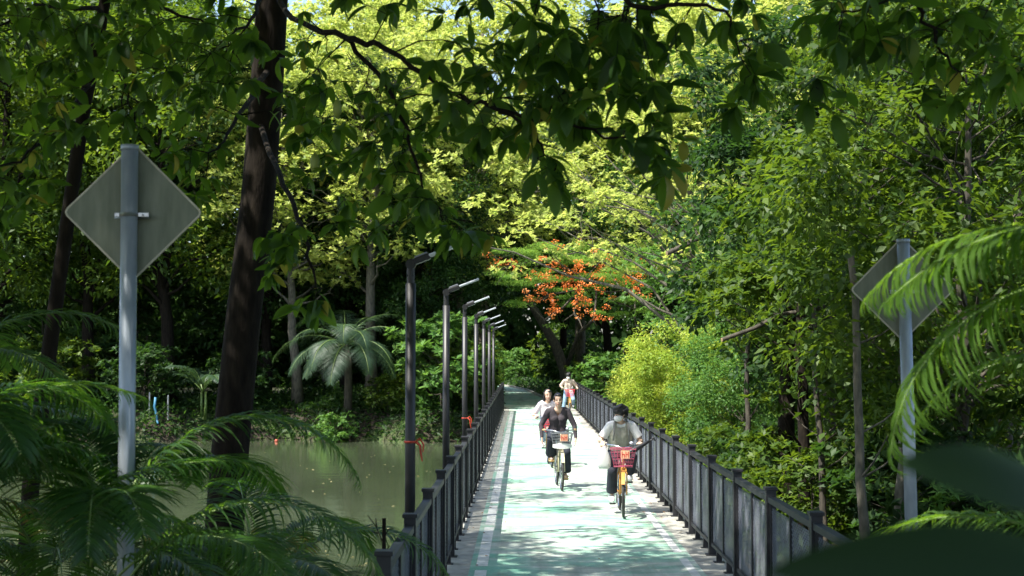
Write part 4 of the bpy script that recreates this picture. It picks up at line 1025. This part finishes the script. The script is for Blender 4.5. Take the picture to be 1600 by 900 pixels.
def bicycle(x, y, rz, label, frame, basket, grip, steer=0, low_white=False, plate='plate_peach', letters='plate_red', crank=0, side=1):
    o = empty('bicycle', (x, y, .013), rz); tag(o, label, 'bicycle', 'city bicycles with front baskets')
    fm_ = M[frame]
    def wheel(parent, hy, off=(0, 0, 0)):
        w_ = MB().torus((0, 0, 0), .300, .011, 36, 6); w_.tube([(-.035, 0, 0), (.035, 0, 0)], .018, 10)
        for k in range(18):
            a = k * math.pi / 9; w_.tube([(.02 * (-1) ** k, 0, 0), (0, .295 * math.cos(a), .295 * math.sin(a))], .0018, 3, False)
        wo = w_.build('wheel', M['chrome'], parent, loc=(off[0], hy, WR)); MB().torus((0, 0, 0), .312, .020, 40, 8).build('tyre', M['rubber'], wo, True)
        return wo
    wheel(o, RH)
    MB().tube([(0, RH, WR), (0, .05, .30), (0, -.02, .30)], .006, 5)
    f = MB()
    f.tube([(0, .05, .29), (0, .18, .80)], .016, 10)                       # seat tube
    f.tube([(0, .05, .29), (0, -.25, .46), (0, -.42, .72)], .019, 10)      # low step-through tube
    f.tube([(0, .12, .52), (0, -.2, .62), (0, -.43, .80)], .015, 10)
    f.tube([(0, -.41, .68), (0, -.46, .90)], .021, 12)
    for s in (-.055, .055):
        f.tube([(s * .5, .06, .29), (s, RH, WR)], .009, 8); f.tube([(s * .3, .15, .70), (s, RH, WR)], .008, 8)
    f.tube([(-.045, .05, .29), (.045, .05, .29)], .022, 12)
    f.build('frame', fm_, o, True)
    md = MB()
    for hy, a0, a1 in ((RH, 10, 200),):
        pts = [Vector((0, hy - .355 * math.cos(R(a)), WR + .355 * math.sin(R(a)))) for a in range(a0, a1, 12)]
        for i in range(len(pts) - 1):
            c = (pts[i] + pts[i + 1]) / 2; d = pts[i + 1] - pts[i]; md.box(c, (.055, d.length * 1.04, .004), tilt=Matrix.Rotation(math.atan2(d.z, d.y), 3, 'X'))
    md.build('mudguard', fm_, o)
    # steering assembly turns about the head tube
    st = MB()
    for s in (-.05, .05): st.tube([(s, FH, WR), (s, -.52, .62), (s * .6, -.455, .70)], .011, 8)
    st.tube([(-.035, -.455, .70), (.035, -.455, .70)], .014, 8); st.tube([(0, -.455, .70), (0, -.47, .98)], .013, 8)
    fk = st.build('fork', fm_, o, True)
    piv = Vector((0, -.46, 0))
    wheel(fk, FH)
    pts = [Vector((0, FH - .355 * math.cos(R(a)), WR + .355 * math.sin(R(a)))) for a in range(30, 165, 12)]; g = MB()
    for i in range(len(pts) - 1):
        c = (pts[i] + pts[i + 1]) / 2; d = pts[i + 1] - pts[i]; g.box(c, (.055, d.length * 1.04, .004), tilt=Matrix.Rotation(math.atan2(d.z, d.y), 3, 'X'))
    g.build('mudguard', fm_, fk)
    h = MB().tube([(-.29, -.20, 1.03), (-.24, -.30, 1.035), (-.13, -.42, 1.03), (0, -.47, .99), (.13, -.42, 1.03), (.24, -.30, 1.035), (.29, -.20, 1.03)], .0115, 9)
    hb = h.build('handlebar', M['chrome'], fk, True)
    for s in (-1, 1):
        MB().tube([(s * .255, -.27, 1.034), (s * .295, -.17, 1.03)], .018, 9).build('grip', M[grip], hb, True)
        b = MB().tube([(s * .20, -.36, 1.02), (s * .25, -.34, 1.0), (s * .29, -.25, .985)], .006, 6); b.build('brake_lever', M['black_plastic'], hb, True)
    MB().ball((.12, -.42, 1.065), (.032, .032, .026), 12, 8).build('bell', M['bell'], hb, True)
    # basket
    bt, bb, z1, z0, yc = (.185, .14), (.135, .10), 1.0, .745, -.64
    def rect(t, e=0):
        a = bb[0] + (bt[0] - bb[0]) * t; b_ = bb[1] + (bt[1] - bb[1]) * t; z = z0 + (z1 - z0) * t
        return a, b_, z
    bk = MB()
    for t in np.linspace(0, 1, 6):
        a, b_, z = rect(t); r_ = .008 if t in (0, 1) else .0042
        bk.tube([(-a, yc - b_, z), (a, yc - b_, z), (a, yc + b_, z), (-a, yc + b_, z), (-a, yc - b_, z)], r_, 5)
    for k in range(9):
        u = -1 + k / 4
        for sy in (-1, 1): bk.tube([(u * bb[0], yc + sy * bb[1], z0), (u * bt[0], yc + sy * bt[1], z1)], .0042, 4)
    for k in range(6):
        u = -1 + k / 2.5
        for sx in (-1, 1): bk.tube([(sx * bb[0], yc + u * bb[1], z0), (sx * bt[0], yc + u * bt[1], z1)], .0042, 4)
    for k in range(5): bk.tube([(-bb[0], yc - bb[1] + k * bb[1] / 2, z0), (bb[0], yc - bb[1] + k * bb[1] / 2, z0)], .004, 4)
    bo_ = bk.build('basket', M[basket], fk)
    if low_white:
        w_ = MB(); n = 12
        for i in range(n):
            u0 = -1 + 2 * i / n; u1 = -1 + 2 * (i + 1) / n
            um = (u0 + u1) / 2; w_.box((um * .165, yc - .135 + .03 * um * um, z0 + .035), (.032, .012, .10 - .05 * um * um), rz=.35 * um)
        w_.build('basket_guard', M['basket_white'], bo_, bevel=.003)
    # enamel plate with a double h mark
    yf = yc - bt[1] - .016
    MB().box((.03, yf, .925), (.125, .006, .115)).build('number_plate', M[plate], bo_)
    L_ = MB(); zc = .925; xs_ = (.002, .058)
    for j, xc in enumerate(xs_):
        L_.box((xc - .017, yf - .005, zc), (.010, .004, .085)); L_.box((xc + .017, yf - .005, zc - (.018 if j == 0 else 0)), (.010, .004, .05 if j == 0 else .085))
        L_.box((xc, yf - .005, zc + .004), (.026, .004, .010))
    L_.build('emblem', M[letters], bo_)
    # saddle, crank, pedals, stand
    s = MB().ball((0, .22, .845), (.09, .10, .035), 12, 6); s.ball((0, .10, .85), (.035, .09, .025), 10, 6); s.tube([(0, .18, .78), (0, .19, .83)], .012, 8)
    s.build('saddle', M['saddle'], o, True)
    ca, sa = math.cos(crank), math.sin(crank)
    ck = MB(); ck.torus((.06, .05, .29), .085, .006, 24, 5); ck.tube([(-.075, .05, .29), (.075, .05, .29)], .012, 8); ck.box((.06, .05, .29), (.004, .17, .02)); ck.box((.06, .05, .29), (.004, .02, .17))
    for sd_, q in ((-1, 1), (1, -1)):
        e = Vector((sd_ * .075, .05 - q * sa * .16, .29 + q * ca * .16)); ck.tube([(sd_ * .065, .05, .29), e], .010, 6)
    co = ck.build('crank', M['chrome'], o)
    peds = {}
    for sd_, q in ((-1, 1), (1, -1)):
        e = Vector((sd_ * .13, .05 - q * sa * .16, .29 + q * ca * .16)); MB().box(e, (.09, .08, .022)).build('pedal', M['rubber'], co); peds[sd_] = e
    MB().box((.07, .2, .35), (.02, .42, .07)).build('chain_guard', M['black_plastic'], o, bevel=.01)
    rk = MB()
    for xx in (-.05, 0, .05): rk.tube([(xx, .28, .70), (xx, .68, .70)], .005, 5)
    for yy in (.28, .48, .68): rk.tube([(-.055, yy, .70), (.055, yy, .70)], .005, 5)
    for xx in (-.05, .05): rk.tube([(xx, .6, .70), (xx, RH, WR)], .005, 5)
    rk.build('rear_rack', M['black_plastic'], o)
    if steer:
        fk.matrix_local = Matrix.Translation(piv) @ Matrix.Rotation(steer, 4, 'Z') @ Matrix.Translation(-piv)
    return o, peds

# ------------------------------------------------------------------ people
def cap(mb, a, b, ra, rb, n=12):
    a = Vector(a); b = Vector(b)
    mb.tube([a, a.lerp(b, .33), a.lerp(b, .66), b], [ra, ra * .67 + rb * .33, ra * .33 + rb * .67, rb], n); mb.ball(a, ra, n, 8); mb.ball(b, rb, n, 8)
def remesh(mb, name, mat, parent=None, vox=.009, smooth=5, cutf=None):
    me = bpy.data.meshes.new('tmp'); me.from_pydata(mb.v, [], mb.f); me.update()
    o = bpy.data.objects.new('tmp', me); COL.objects.link(o)
    r = o.modifiers.new('r', 'REMESH'); r.mode = 'VOXEL'; r.voxel_size = vox; r.use_smooth_shade = True
    s = o.modifiers.new('s', 'SMOOTH'); s.iterations = smooth; s.factor = .5
    dg = bpy.context.evaluated_depsgraph_get(); dg.update()
    m2 = bpy.data.meshes.new_from_object(o.evaluated_get(dg)); m2.name = name
    bpy.data.objects.remove(o); bpy.data.meshes.remove(me)
    if cutf:
        bm = bmesh.new(); bm.from_mesh(m2)
        dl = [f for f in bm.faces if cutf(f.calc_center_median())]
        bmesh.ops.delete(bm, geom=dl, context='FACES')
        for _ in range(8):
            new = {}
            for v in bm.verts:
                nb = [e.other_vert(v).co for e in v.link_edges if e.is_boundary]
                if len(nb) == 2: new[v] = (v.co + nb[0] + nb[1]) / 3
            for v, p in new.items(): v.co = p
        bm.to_mesh(m2); bm.free()
    m2.polygons.foreach_set('use_smooth', np.ones(len(m2.polygons), bool))
    return link_mesh(name, m2, mat, parent)
def ik(a, c, l1, l2, pole):
    a, c, pole = Vector(a), Vector(c), Vector(pole); v = c - a; d = min(v.length, (l1 + l2) * .995); u = v.normalized()
    x = (l1 * l1 - l2 * l2 + d * d) / (2 * d); h = math.sqrt(max(0, l1 * l1 - x * x)); p = (pole - u * pole.dot(u)).normalized()
    return a + u * x + p * h
def hand(mb, wrist, d, n, side, curl):
    """palm and five fingers; d along the hand, n out of the palm, side towards the thumb"""
    d = Vector(d).normalized(); n = Vector(n); n = (n - d * n.dot(d)).normalized(); s = d.cross(n).normalized() * side
    w = Vector(wrist)
    for k in (-1, 0, 1): cap(mb, w + s * .012 * k, w + d * .075 + s * .024 * k, .015, .014, 8)
    for k, (o_, L_) in enumerate(((.033, .068), (.011, .078), (-.011, .072), (-.032, .056))):
        p = w + d * .078 + s * o_; a = curl * .5; q = p + (d * math.cos(a) + n * math.sin(a)) * L_ * .5; a2 = curl * 1.5
        r_ = q + (d * math.cos(a2) + n * math.sin(a2)) * L_ * .5
        cap(mb, p, q, .0095, .0088, 7); cap(mb, q, r_, .0088, .0078, 7)
    p = w + d * .02 + s * .026; q = p + (d * .6 + s * .6 + n * .35) * .045; cap(mb, p, q, .0125, .011, 7); cap(mb, q, q + (d * .9 + s * .1 + n * (.3 + curl * .4)) * .034, .011, .009, 7)
def head_m(c, yaw, pitch): return Matrix.Translation(Vector(c)) @ Matrix.Rotation(yaw, 4, 'Z') @ Matrix.Rotation(pitch, 4, 'X')
def xf(mb, T, n0):
    for i in range(n0, len(mb.v)): mb.v[i] = tuple(T @ Vector(mb.v[i]))
SKIN = {}
def person(loc_, rz, label, pose, wear, group='people cycling on the bridge'):
    P_ = pose; B = MB()
    pel, chest, neck, hd = [Vector(P_[k]) for k in ('pelvis', 'chest', 'neck', 'head')]
    waist = pel.lerp(chest, .5) + Vector((0, .0, 0)); k = P_.get('build', 1.)
    def torso(mb, g):
        for s in (-1, 1):
            cap(mb, pel + Vector((s * .062 * k * P_.get('hips', 1), 0, 0)), waist + Vector((s * .045 * k, 0, 0)), .100 * k * P_.get('hips', 1) + g, .084 * k + g)
            cap(mb, waist + Vector((s * .045 * k, 0, 0)), chest + Vector((s * .065 * k, 0, 0)), .082 * k + g, .088 * k + g)
            cap(mb, chest + Vector((s * .065 * k, 0, 0)), neck + Vector((s * .10, 0, -.055)), .088 * k + g, .058 + g)
            if P_.get('female'): mb.ball(chest + Vector((s * .066, -.045, .0)), (.068 + g, .056 + g, .068 + g), 12, 8)
        cap(mb, neck + Vector((-.12, 0, -.05)), neck + Vector((.12, 0, -.05)), .052 + g, .052 + g)
    torso(B, 0)
    cap(B, neck + Vector((0, 0, -.04)), hd + Vector((0, .015, -.06)), .054, .048)
    T = head_m(hd, P_.get('yaw', 0), P_.get('pitch', 0)); n0 = len(B.v)
    B.ball((0, .012, .03), (.076, .094, .092), 18, 12); B.ball((0, -.022, -.045), (.058, .066, .066), 16, 10); B.ball((0, -.05, -.095), (.03, .03, .022), 10, 6)
    cap(B, (0, -.078, .012), (0, -.100, -.022), .009, .014, 8)
    for s in (-1, 1): B.ball((s * .077, .012, -.008), (.012, .02, .03), 8, 6); B.ball((s * .034, -.06, -.03), (.022, .022, .02), 8, 6)
    B.ball((0, -.076, -.062), (.024, .014, .012), 8, 6)
    xf(B, T, n0)
    arms = {}; legs = {}
    for s in (-1, 1):
        sh = neck + Vector((s * .165 * k, .005, -.065)); w = Vector(P_['hand'][s]); hdv = Vector(P_['hand_dir'][s])
        el = ik(sh, w, .275, .245, P_['elbow'][s]); arms[s] = (sh, el, w)
        cap(B, sh, el, .047 * k, .037 * k); cap(B, el, w, .037 * k, .024)
        hand(B, w, hdv, P_['palm'][s], s * P_.get('thumb', 1), P_['curl'])
        hip = pel + Vector((s * .088 * k, 0, -.01)); an = Vector(P_['ankle'][s])
        kn = ik(hip, an, .43, .41, Vector((s * .12, -1, .15))); legs[s] = (hip, kn, an)
        cap(B, hip, kn, .088 * k, .056 * k); cap(B, kn, kn.lerp(an, .4), .054, .052); cap(B, kn.lerp(an, .4), an, .052, .034)
        toe = Vector(P_.get('toe', {-1: (0, -1, -.12), 1: (0, -1, -.12)})[s]).normalized()
        cap(B, an + Vector((0, .03, -.05)), an + toe * .10 + Vector((0, 0, -.05)), .034, .034); cap(B, an + toe * .08 + Vector((0, 0, -.055)), an + toe * .155 + Vector((0, 0, -.052)), .036, .022)
    body = remesh(B, 'person', SKIN_M(wear.get('skin', (.42, .25, .17))), None, .0085, 4)
    body.location = loc_; body.rotation_euler.z = rz; tag(body, label, 'person', group)
    # face
    def part(mb, nm, mat): return mb.build(nm, mat, body, True)
    for s in (-1, 1):
        e = MB(); e.ball((s * .031, -.083, .008), (.014, .006, .006), 8, 6); xf(e, T, 0); part(e, 'eye', M['hair_black'])
        e = MB(); cap(e, (s * .016, -.088, .028), (s * .048, -.076, .030), .004, .003, 6); xf(e, T, 0); part(e, 'eyebrow', M['hair_black'])
    if not wear.get('mask'):
        e = MB(); e.ball((0, -.090, -.062), (.024, .007, .008), 10, 6); xf(e, T, 0); part(e, 'lips', M['lips'])
    else:
        e = MB(); e.ball((0, -.045, -.045), (.072, .075, .058), 16, 10); n_ = [f for f in e.f]
        xf(e, T, 0); part(e, 'face_mask', M['white_cloth'])
    # hair
    H = MB(); st = wear['hair']
    if st == 'bowl':
        H.ball((0, .028, .050), (.098, .112, .092), 18, 12); H.ball((0, -.058, .062), (.072, .044, .036), 12, 8); H.ball((0, .07, -.01), (.078, .06, .085), 12, 8)
        for s in (-1, 1): H.ball((s * .072, .0, .025), (.026, .055, .052), 10, 8)
        for q in range(40):
            a = q * 2.4; z = -.1 + 1.05 * ((q * .377) % 1); r_ = math.sqrt(max(0, 1 - z * z))
            if z < .25 and math.sin(a) < -.3: continue
            H.ball((.098 * r_ * math.cos(a), .028 + .112 * r_ * math.sin(a), .050 + .092 * z), (.026, .022, .017), 6, 5)
    elif st == 'tied':
        H.ball((0, .034, .048), (.084, .090, .088), 18, 12); H.ball((0, .125, .05), (.045, .04, .045), 10, 8); H.ball((0, -.028, .092), (.060, .052, .030), 12, 8); [H.ball((s * .066, -.01, .04), (.022, .045, .045), 8, 6) for s in (-1, 1)]
    elif st == 'long':
        H.ball((0, .035, .046), (.082, .09, .086), 18, 12); H.ball((0, .08, -.08), (.085, .05, .13), 14, 10); H.ball((.02, -.045, .085), (.055, .04, .022), 10, 8)
        for s in (-1, 1): cap(H, (s * .075, .01, .03), (s * .085, .02, -.17), .026, .03, 10)
    xf(H, T, 0)
    remesh(H, 'hair', M['hair_black'], body, .008, 3)
    # garments
    top = MB(); torso(top, .013)
    fr = wear.get('sleeve', 1.0)
    for s in (-1, 1):
        sh, el, w = arms[s]
        if fr >= 1: cap(top, sh, el, .058 * k, .048 * k); cap(top, el, el.lerp(w, .93), .047 * k, .033)
        else: cap(top, sh, sh.lerp(el, fr), .066 * k, .070 * k)
    if wear.get('loose'):
        for s in (-1, 1): cap(top, pel + Vector((s * .05, 0, .0)), chest + Vector((s * .06, 0, 0)), .128, .115)
    hemz = pel.z - wear.get('hem', .03); nf = wear.get('vneck', .05); na = neck
    zsh = {}
    def cutf(c):
        if c.z < hemz and abs(c.x) < .25: return True
        dx = abs(c.x - na.x); 
        if c.y < na.y - .02 and c.z > na.z - .02 - nf + dx * (nf / .075): return dx < .078
        if c.z > na.z + .012 and dx < .08: return True
        if fr < 1:
            for s in (-1, 1):
                sh, el, w = arms[s]; ax = (el - sh).normalized(); t = (c - sh).dot(ax)
                if t > (el - sh).length * fr and (c - (sh + ax * t)).length < .13 and (c.x - na.x) * s > .12 and c.z > pel.z - .1: return True
        return False
    remesh(top, 'shirt', M[wear['top']], body, .009, 4, cutf)
    tr = MB(); fl = wear.get('flare', .06)
    for s in (-1, 1):
        hip, kn, an = legs[s]
        cap(tr, pel + Vector((s * .05 * k, 0, .03)), hip, .108 * k, .105 * k); cap(tr, hip, kn, .102 * k, .075); e = kn.lerp(an, wear.get('trouser_len', .93)); cap(tr, kn, e, .074, fl)
    def cutt(c):
        if c.z > pel.z + .09: return True
        for s in (-1, 1):
            hip, kn, an = legs[s]; ax = (an - kn).normalized(); L_ = (an - kn).length * wear.get('trouser_len', .93)
            if (c - kn).dot(ax) > L_ and (c - (kn + ax * L_)).length < .13: return True
        return False
    remesh(tr, 'trousers', M[wear['bottom']], body, .010, 4, cutt)
    for s in (-1, 1):
        hip, kn, an = legs[s]; toe = Vector(P_.get('toe', {-1: (0, -1, -.12), 1: (0, -1, -.12)})[s]).normalized(); S_ = MB()
        if wear.get('shoes') == 'sandal':
            S_.box(an + toe * .06 + Vector((0, .0, -.094)), (.09, .25, .016)); cap(S_, an + toe * .06 + Vector((-.035, 0, -.06)), an + toe * .06 + Vector((.035, 0, -.06)), .02, .02, 8)
        else:
            cap(S_, an + Vector((0, .035, -.048)), an + toe * .10 + Vector((0, 0, -.052)), .046, .046); cap(S_, an + toe * .08 + Vector((0, 0, -.058)), an + toe * .17 + Vector((0, 0, -.056)), .047, .034); cap(S_, an + Vector((0, .02, -.02)), an + Vector((0, .01, .0)), .046, .045)
        S_.build('shoe', M[wear.get('shoe_mat', 'white_cloth')], body, True)
    return body, arms
_sk = {}
def SKIN_M(c):
    if c not in _sk: _sk[c] = solid('skin', c, tuple(x * .85 for x in c), 6, .55)
    return _sk[c]
M['hair_black'] = solid('hair_black', (.012, .010, .010), (.006, .005, .005), 40, .45); M['lips'] = solid('lips', (.35, .10, .09), None, 10, .5)
M['white_cloth'] = solid('white_cloth', (.8, .8, .8), (.7, .7, .71), 14, .85, bump=.3); M['black_knit'] = solid('black_knit', (.065, .052, .06), (.035, .03, .036), 16, .9, bump=.3)
M['navy_cloth'] = solid('navy_cloth', (.022, .026, .04), (.012, .015, .024), 12, .9, bump=.3); M['jeans'] = solid('jeans', (.26, .38, .50), (.17, .27, .38), 12, .9, bump=.3)
M['beige_cloth'] = solid('beige_cloth', (.42, .40, .34), (.3, .29, .24), 12, .9, bump=.4); M['pink_cloth'] = solid('pink_cloth', (.78, .70, .72), (.68, .6, .63), 12, .9); M['cream_cloth'] = solid('cream_cloth', (.62, .5, .42), (.5, .4, .33), 12, .9)
M['bag_plastic'] = leafmat('bag_plastic', [(.75, .76, .75), (.8, .8, .8)], [(.7, .7, .68), (.75, .75, .73)], .35); M['backpack_strap'] = solid('backpack_strap', (.25, .25, .24), None, 15, .8)

# woman in black, hands off the bars
wx, wy, wr = .63, 24.55, R(3.3)
_, pd = bicycle(wx, wy, wr, 'cream bicycle with a white and grey front basket, ridden no-handed', 'frame_cream', 'basket_grey', 'grip_tan', low_white=True, crank=R(5))
person((wx, wy, .013), wr, 'smiling person in a black long sleeved top riding with both arms hanging down',
       dict(pelvis=(0, .22, .95), chest=(0, .15, 1.21), neck=(0, .13, 1.41), head=(0, .09, 1.545), build=1.04, hips=1.18, female=True, yaw=R(-3), pitch=R(4),
            hand={-1: (-.30, .02, .88), 1: (.31, .02, .87)}, hand_dir={-1: (.02, -.1, -1), 1: (-.02, -.1, -1)}, palm={-1: (1, .1, 0), 1: (-1, .1, 0)}, elbow={-1: (-1, .6, 0), 1: (1, .6, 0)}, curl=.45, thumb=1,
            ankle={-1: pd[-1] + Vector((0, .06, .12)), 1: pd[1] + Vector((0, .06, .12))}),
       dict(skin=(.68, .45, .33), hair='tied', top='black_knit', bottom='navy_cloth', sleeve=1.0, vneck=.13, flare=.105, trouser_len=.9, shoes='sandal', shoe_mat='grip_tan', hem=.02))

# cyclist with mask looking down to the side
gx, gy, gr = 1.47, 20.65, R(0)
_, pd = bicycle(gx, gy, gr, 'orange bicycle with a dark pink wire basket, ridden by the masked cyclist', 'frame_orange', 'basket_pink', 'black_plastic', steer=R(-5), crank=R(175))
gb, ga = person((gx, gy, .013), gr, 'cyclist with thick black hair and white face mask looking down over one arm',
       dict(pelvis=(0, .22, .93), chest=(.0, .12, 1.18), neck=(0, .06, 1.36), head=(-.015, .015, 1.475), build=1.0, yaw=R(-62), pitch=R(20),
            hand={-1: (-.285, -.13, 1.055), 1: (.265, -.16, 1.06)}, hand_dir={-1: (-.1, -1, -.15), 1: (.1, -1, -.15)}, palm={-1: (0, 0, -1), 1: (0, 0, -1)}, elbow={-1: (-.6, .4, -.9), 1: (.6, .4, -.9)}, curl=1.1, thumb=-1,
            ankle={-1: pd[-1] + Vector((-.01, .05, .13)), 1: pd[1] + Vector((0, .05, .13))}),
       dict(skin=(.66, .43, .31), hair='bowl', mask=True, top='white_cloth', bottom='navy_cloth', sleeve=.72, loose=True, vneck=.03, flare=.085, trouser_len=.86, hem=.04))
vb = MB()
for s in (-1, 1):
    cap(vb, Vector((s * .045, .20, .93)), Vector((s * .055, .10, 1.16)), .142, .126); cap(vb, Vector((s * .055, .10, 1.16)), Vector((s * .075, .055, 1.30)), .126, .072)
remesh(vb, 'vest', M['beige_cloth'], gb, .010, 4, lambda c: c.z < .86 or (c.z > 1.27 and abs(c.x) < .065 and c.y < .05))
for s in (-1, 1):
    MB().tube([(s * .085, .06, 1.385), (s * .105, -.04, 1.33), (s * .11, -.075, 1.22), (s * .12, -.04, 1.08)], [.012, .016, .016, .013], 6).build('backpack_strap', M['backpack_strap'], gb, True)
# plastic bag on the bar
bg = MB(); pts = []
for i in range(9):
    t = i / 8; bg_r = .012 + .085 * math.sin(min(1, t * 1.25) * math.pi * .55) - (.03 if i == 8 else 0); pts.append((t, bg_r))
n0 = 0; N_ = 16
for i, (t, r_) in enumerate(pts):
    for k in range(N_):
        a = 2 * math.pi * k / N_; w_ = 1 + .12 * math.sin(3 * a + t * 4) * t; bg.v.append((r_ * w_ * math.cos(a), r_ * .55 * w_ * math.sin(a), -.34 * t))
for i in range(8):
    for k in range(N_): bg.f.append([i * N_ + k, i * N_ + (k + 1) % N_, (i + 1) * N_ + (k + 1) % N_, (i + 1) * N_ + k])
bg.f.append([8 * N_ + k for k in range(N_)])
tag(bg.build('plastic_bag', M['bag_plastic'], smooth=True, loc=(gx - .275, gy - .30, 1.03)), 'white plastic bag hanging from the handlebar of the orange bicycle', 'bag')
um = MB().tube([(0, 0, 0), (.10, .04, .06), (.25, .1, .14), (.34, .12, .19)], [.04, .045, .03, .018], 10); um.tube([(.33, .12, .185), (.40, .14, .22), (.42, .15, .19)], .012, 8); um.ball((.395, .14, .225), (.024, .02, .02), 8, 6)
tag(um.build('folded_umbrella', M['black_plastic'], smooth=True, loc=(gx + .04, gy - .66, .93)), 'folded black umbrella sticking out of the dark pink basket', 'umbrella')

# companion half hidden behind the woman
hx, hy, hr = .56, 29.4, R(3)
_, pd = bicycle(hx, hy, hr, 'bicycle mostly hidden behind the cream bicycle and its rider', 'frame_orange', 'basket_red', 'black_plastic', crank=R(60))
person((hx, hy, .013), hr, 'long haired cyclist in a pale pink top, half hidden behind the rider in black',
       dict(pelvis=(-.02, .22, .93), chest=(-.03, .14, 1.17), neck=(-.035, .10, 1.36), head=(-.03, .06, 1.49), build=.95, female=True, yaw=R(8), pitch=R(6),
            hand={-1: (-.285, -.10, 1.06), 1: (.28, -.10, 1.06)}, hand_dir={-1: (-.1, -1, -.15), 1: (.1, -1, -.15)}, palm={-1: (0, 0, -1), 1: (0, 0, -1)}, elbow={-1: (-.6, .4, -.9), 1: (.6, .4, -.9)}, curl=1.1, thumb=-1,
            ankle={-1: pd[-1] + Vector((-.02, .05, .13)), 1: pd[1] + Vector((0, .05, .13))}),
       dict(skin=(.64, .42, .31), hair='long', top='pink_cloth', bottom='jeans', sleeve=.8, vneck=.04, flare=.065, hem=.04, loose=True))

# far cyclist pausing at the end of the fence, one foot on the ground
fx, fy, fr_ = 1.80, 53.2, R(-3)
_, pd = bicycle(fx, fy, fr_, 'bicycle with a bright red basket standing at the far end of the fence', 'frame_orange', 'basket_red', 'black_plastic', plate='plate_white', crank=R(80), steer=R(4))
person((fx, fy, .013), fr_, 'distant cyclist in a beige top and blue jeans pausing with a foot down',
       dict(pelvis=(-.05, .16, .93), chest=(-.05, .08, 1.18), neck=(-.05, .02, 1.38), head=(-.05, -.03, 1.50), build=1.0, yaw=R(0), pitch=R(22),
            hand={-1: (-.285, -.10, 1.06), 1: (.28, -.10, 1.06)}, hand_dir={-1: (-.1, -1, -.15), 1: (.1, -1, -.15)}, palm={-1: (0, 0, -1), 1: (0, 0, -1)}, elbow={-1: (-.6, .4, -.9), 1: (.6, .4, -.9)}, curl=1.1, thumb=-1,
            ankle={-1: (-.26, .08, .095), 1: pd[1] + Vector((0, .05, .13))}),
       dict(skin=(.64, .42, .31), hair='bowl', mask=True, top='cream_cloth', bottom='jeans', sleeve=.9, vneck=.03, flare=.075, hem=.06, loose=True))
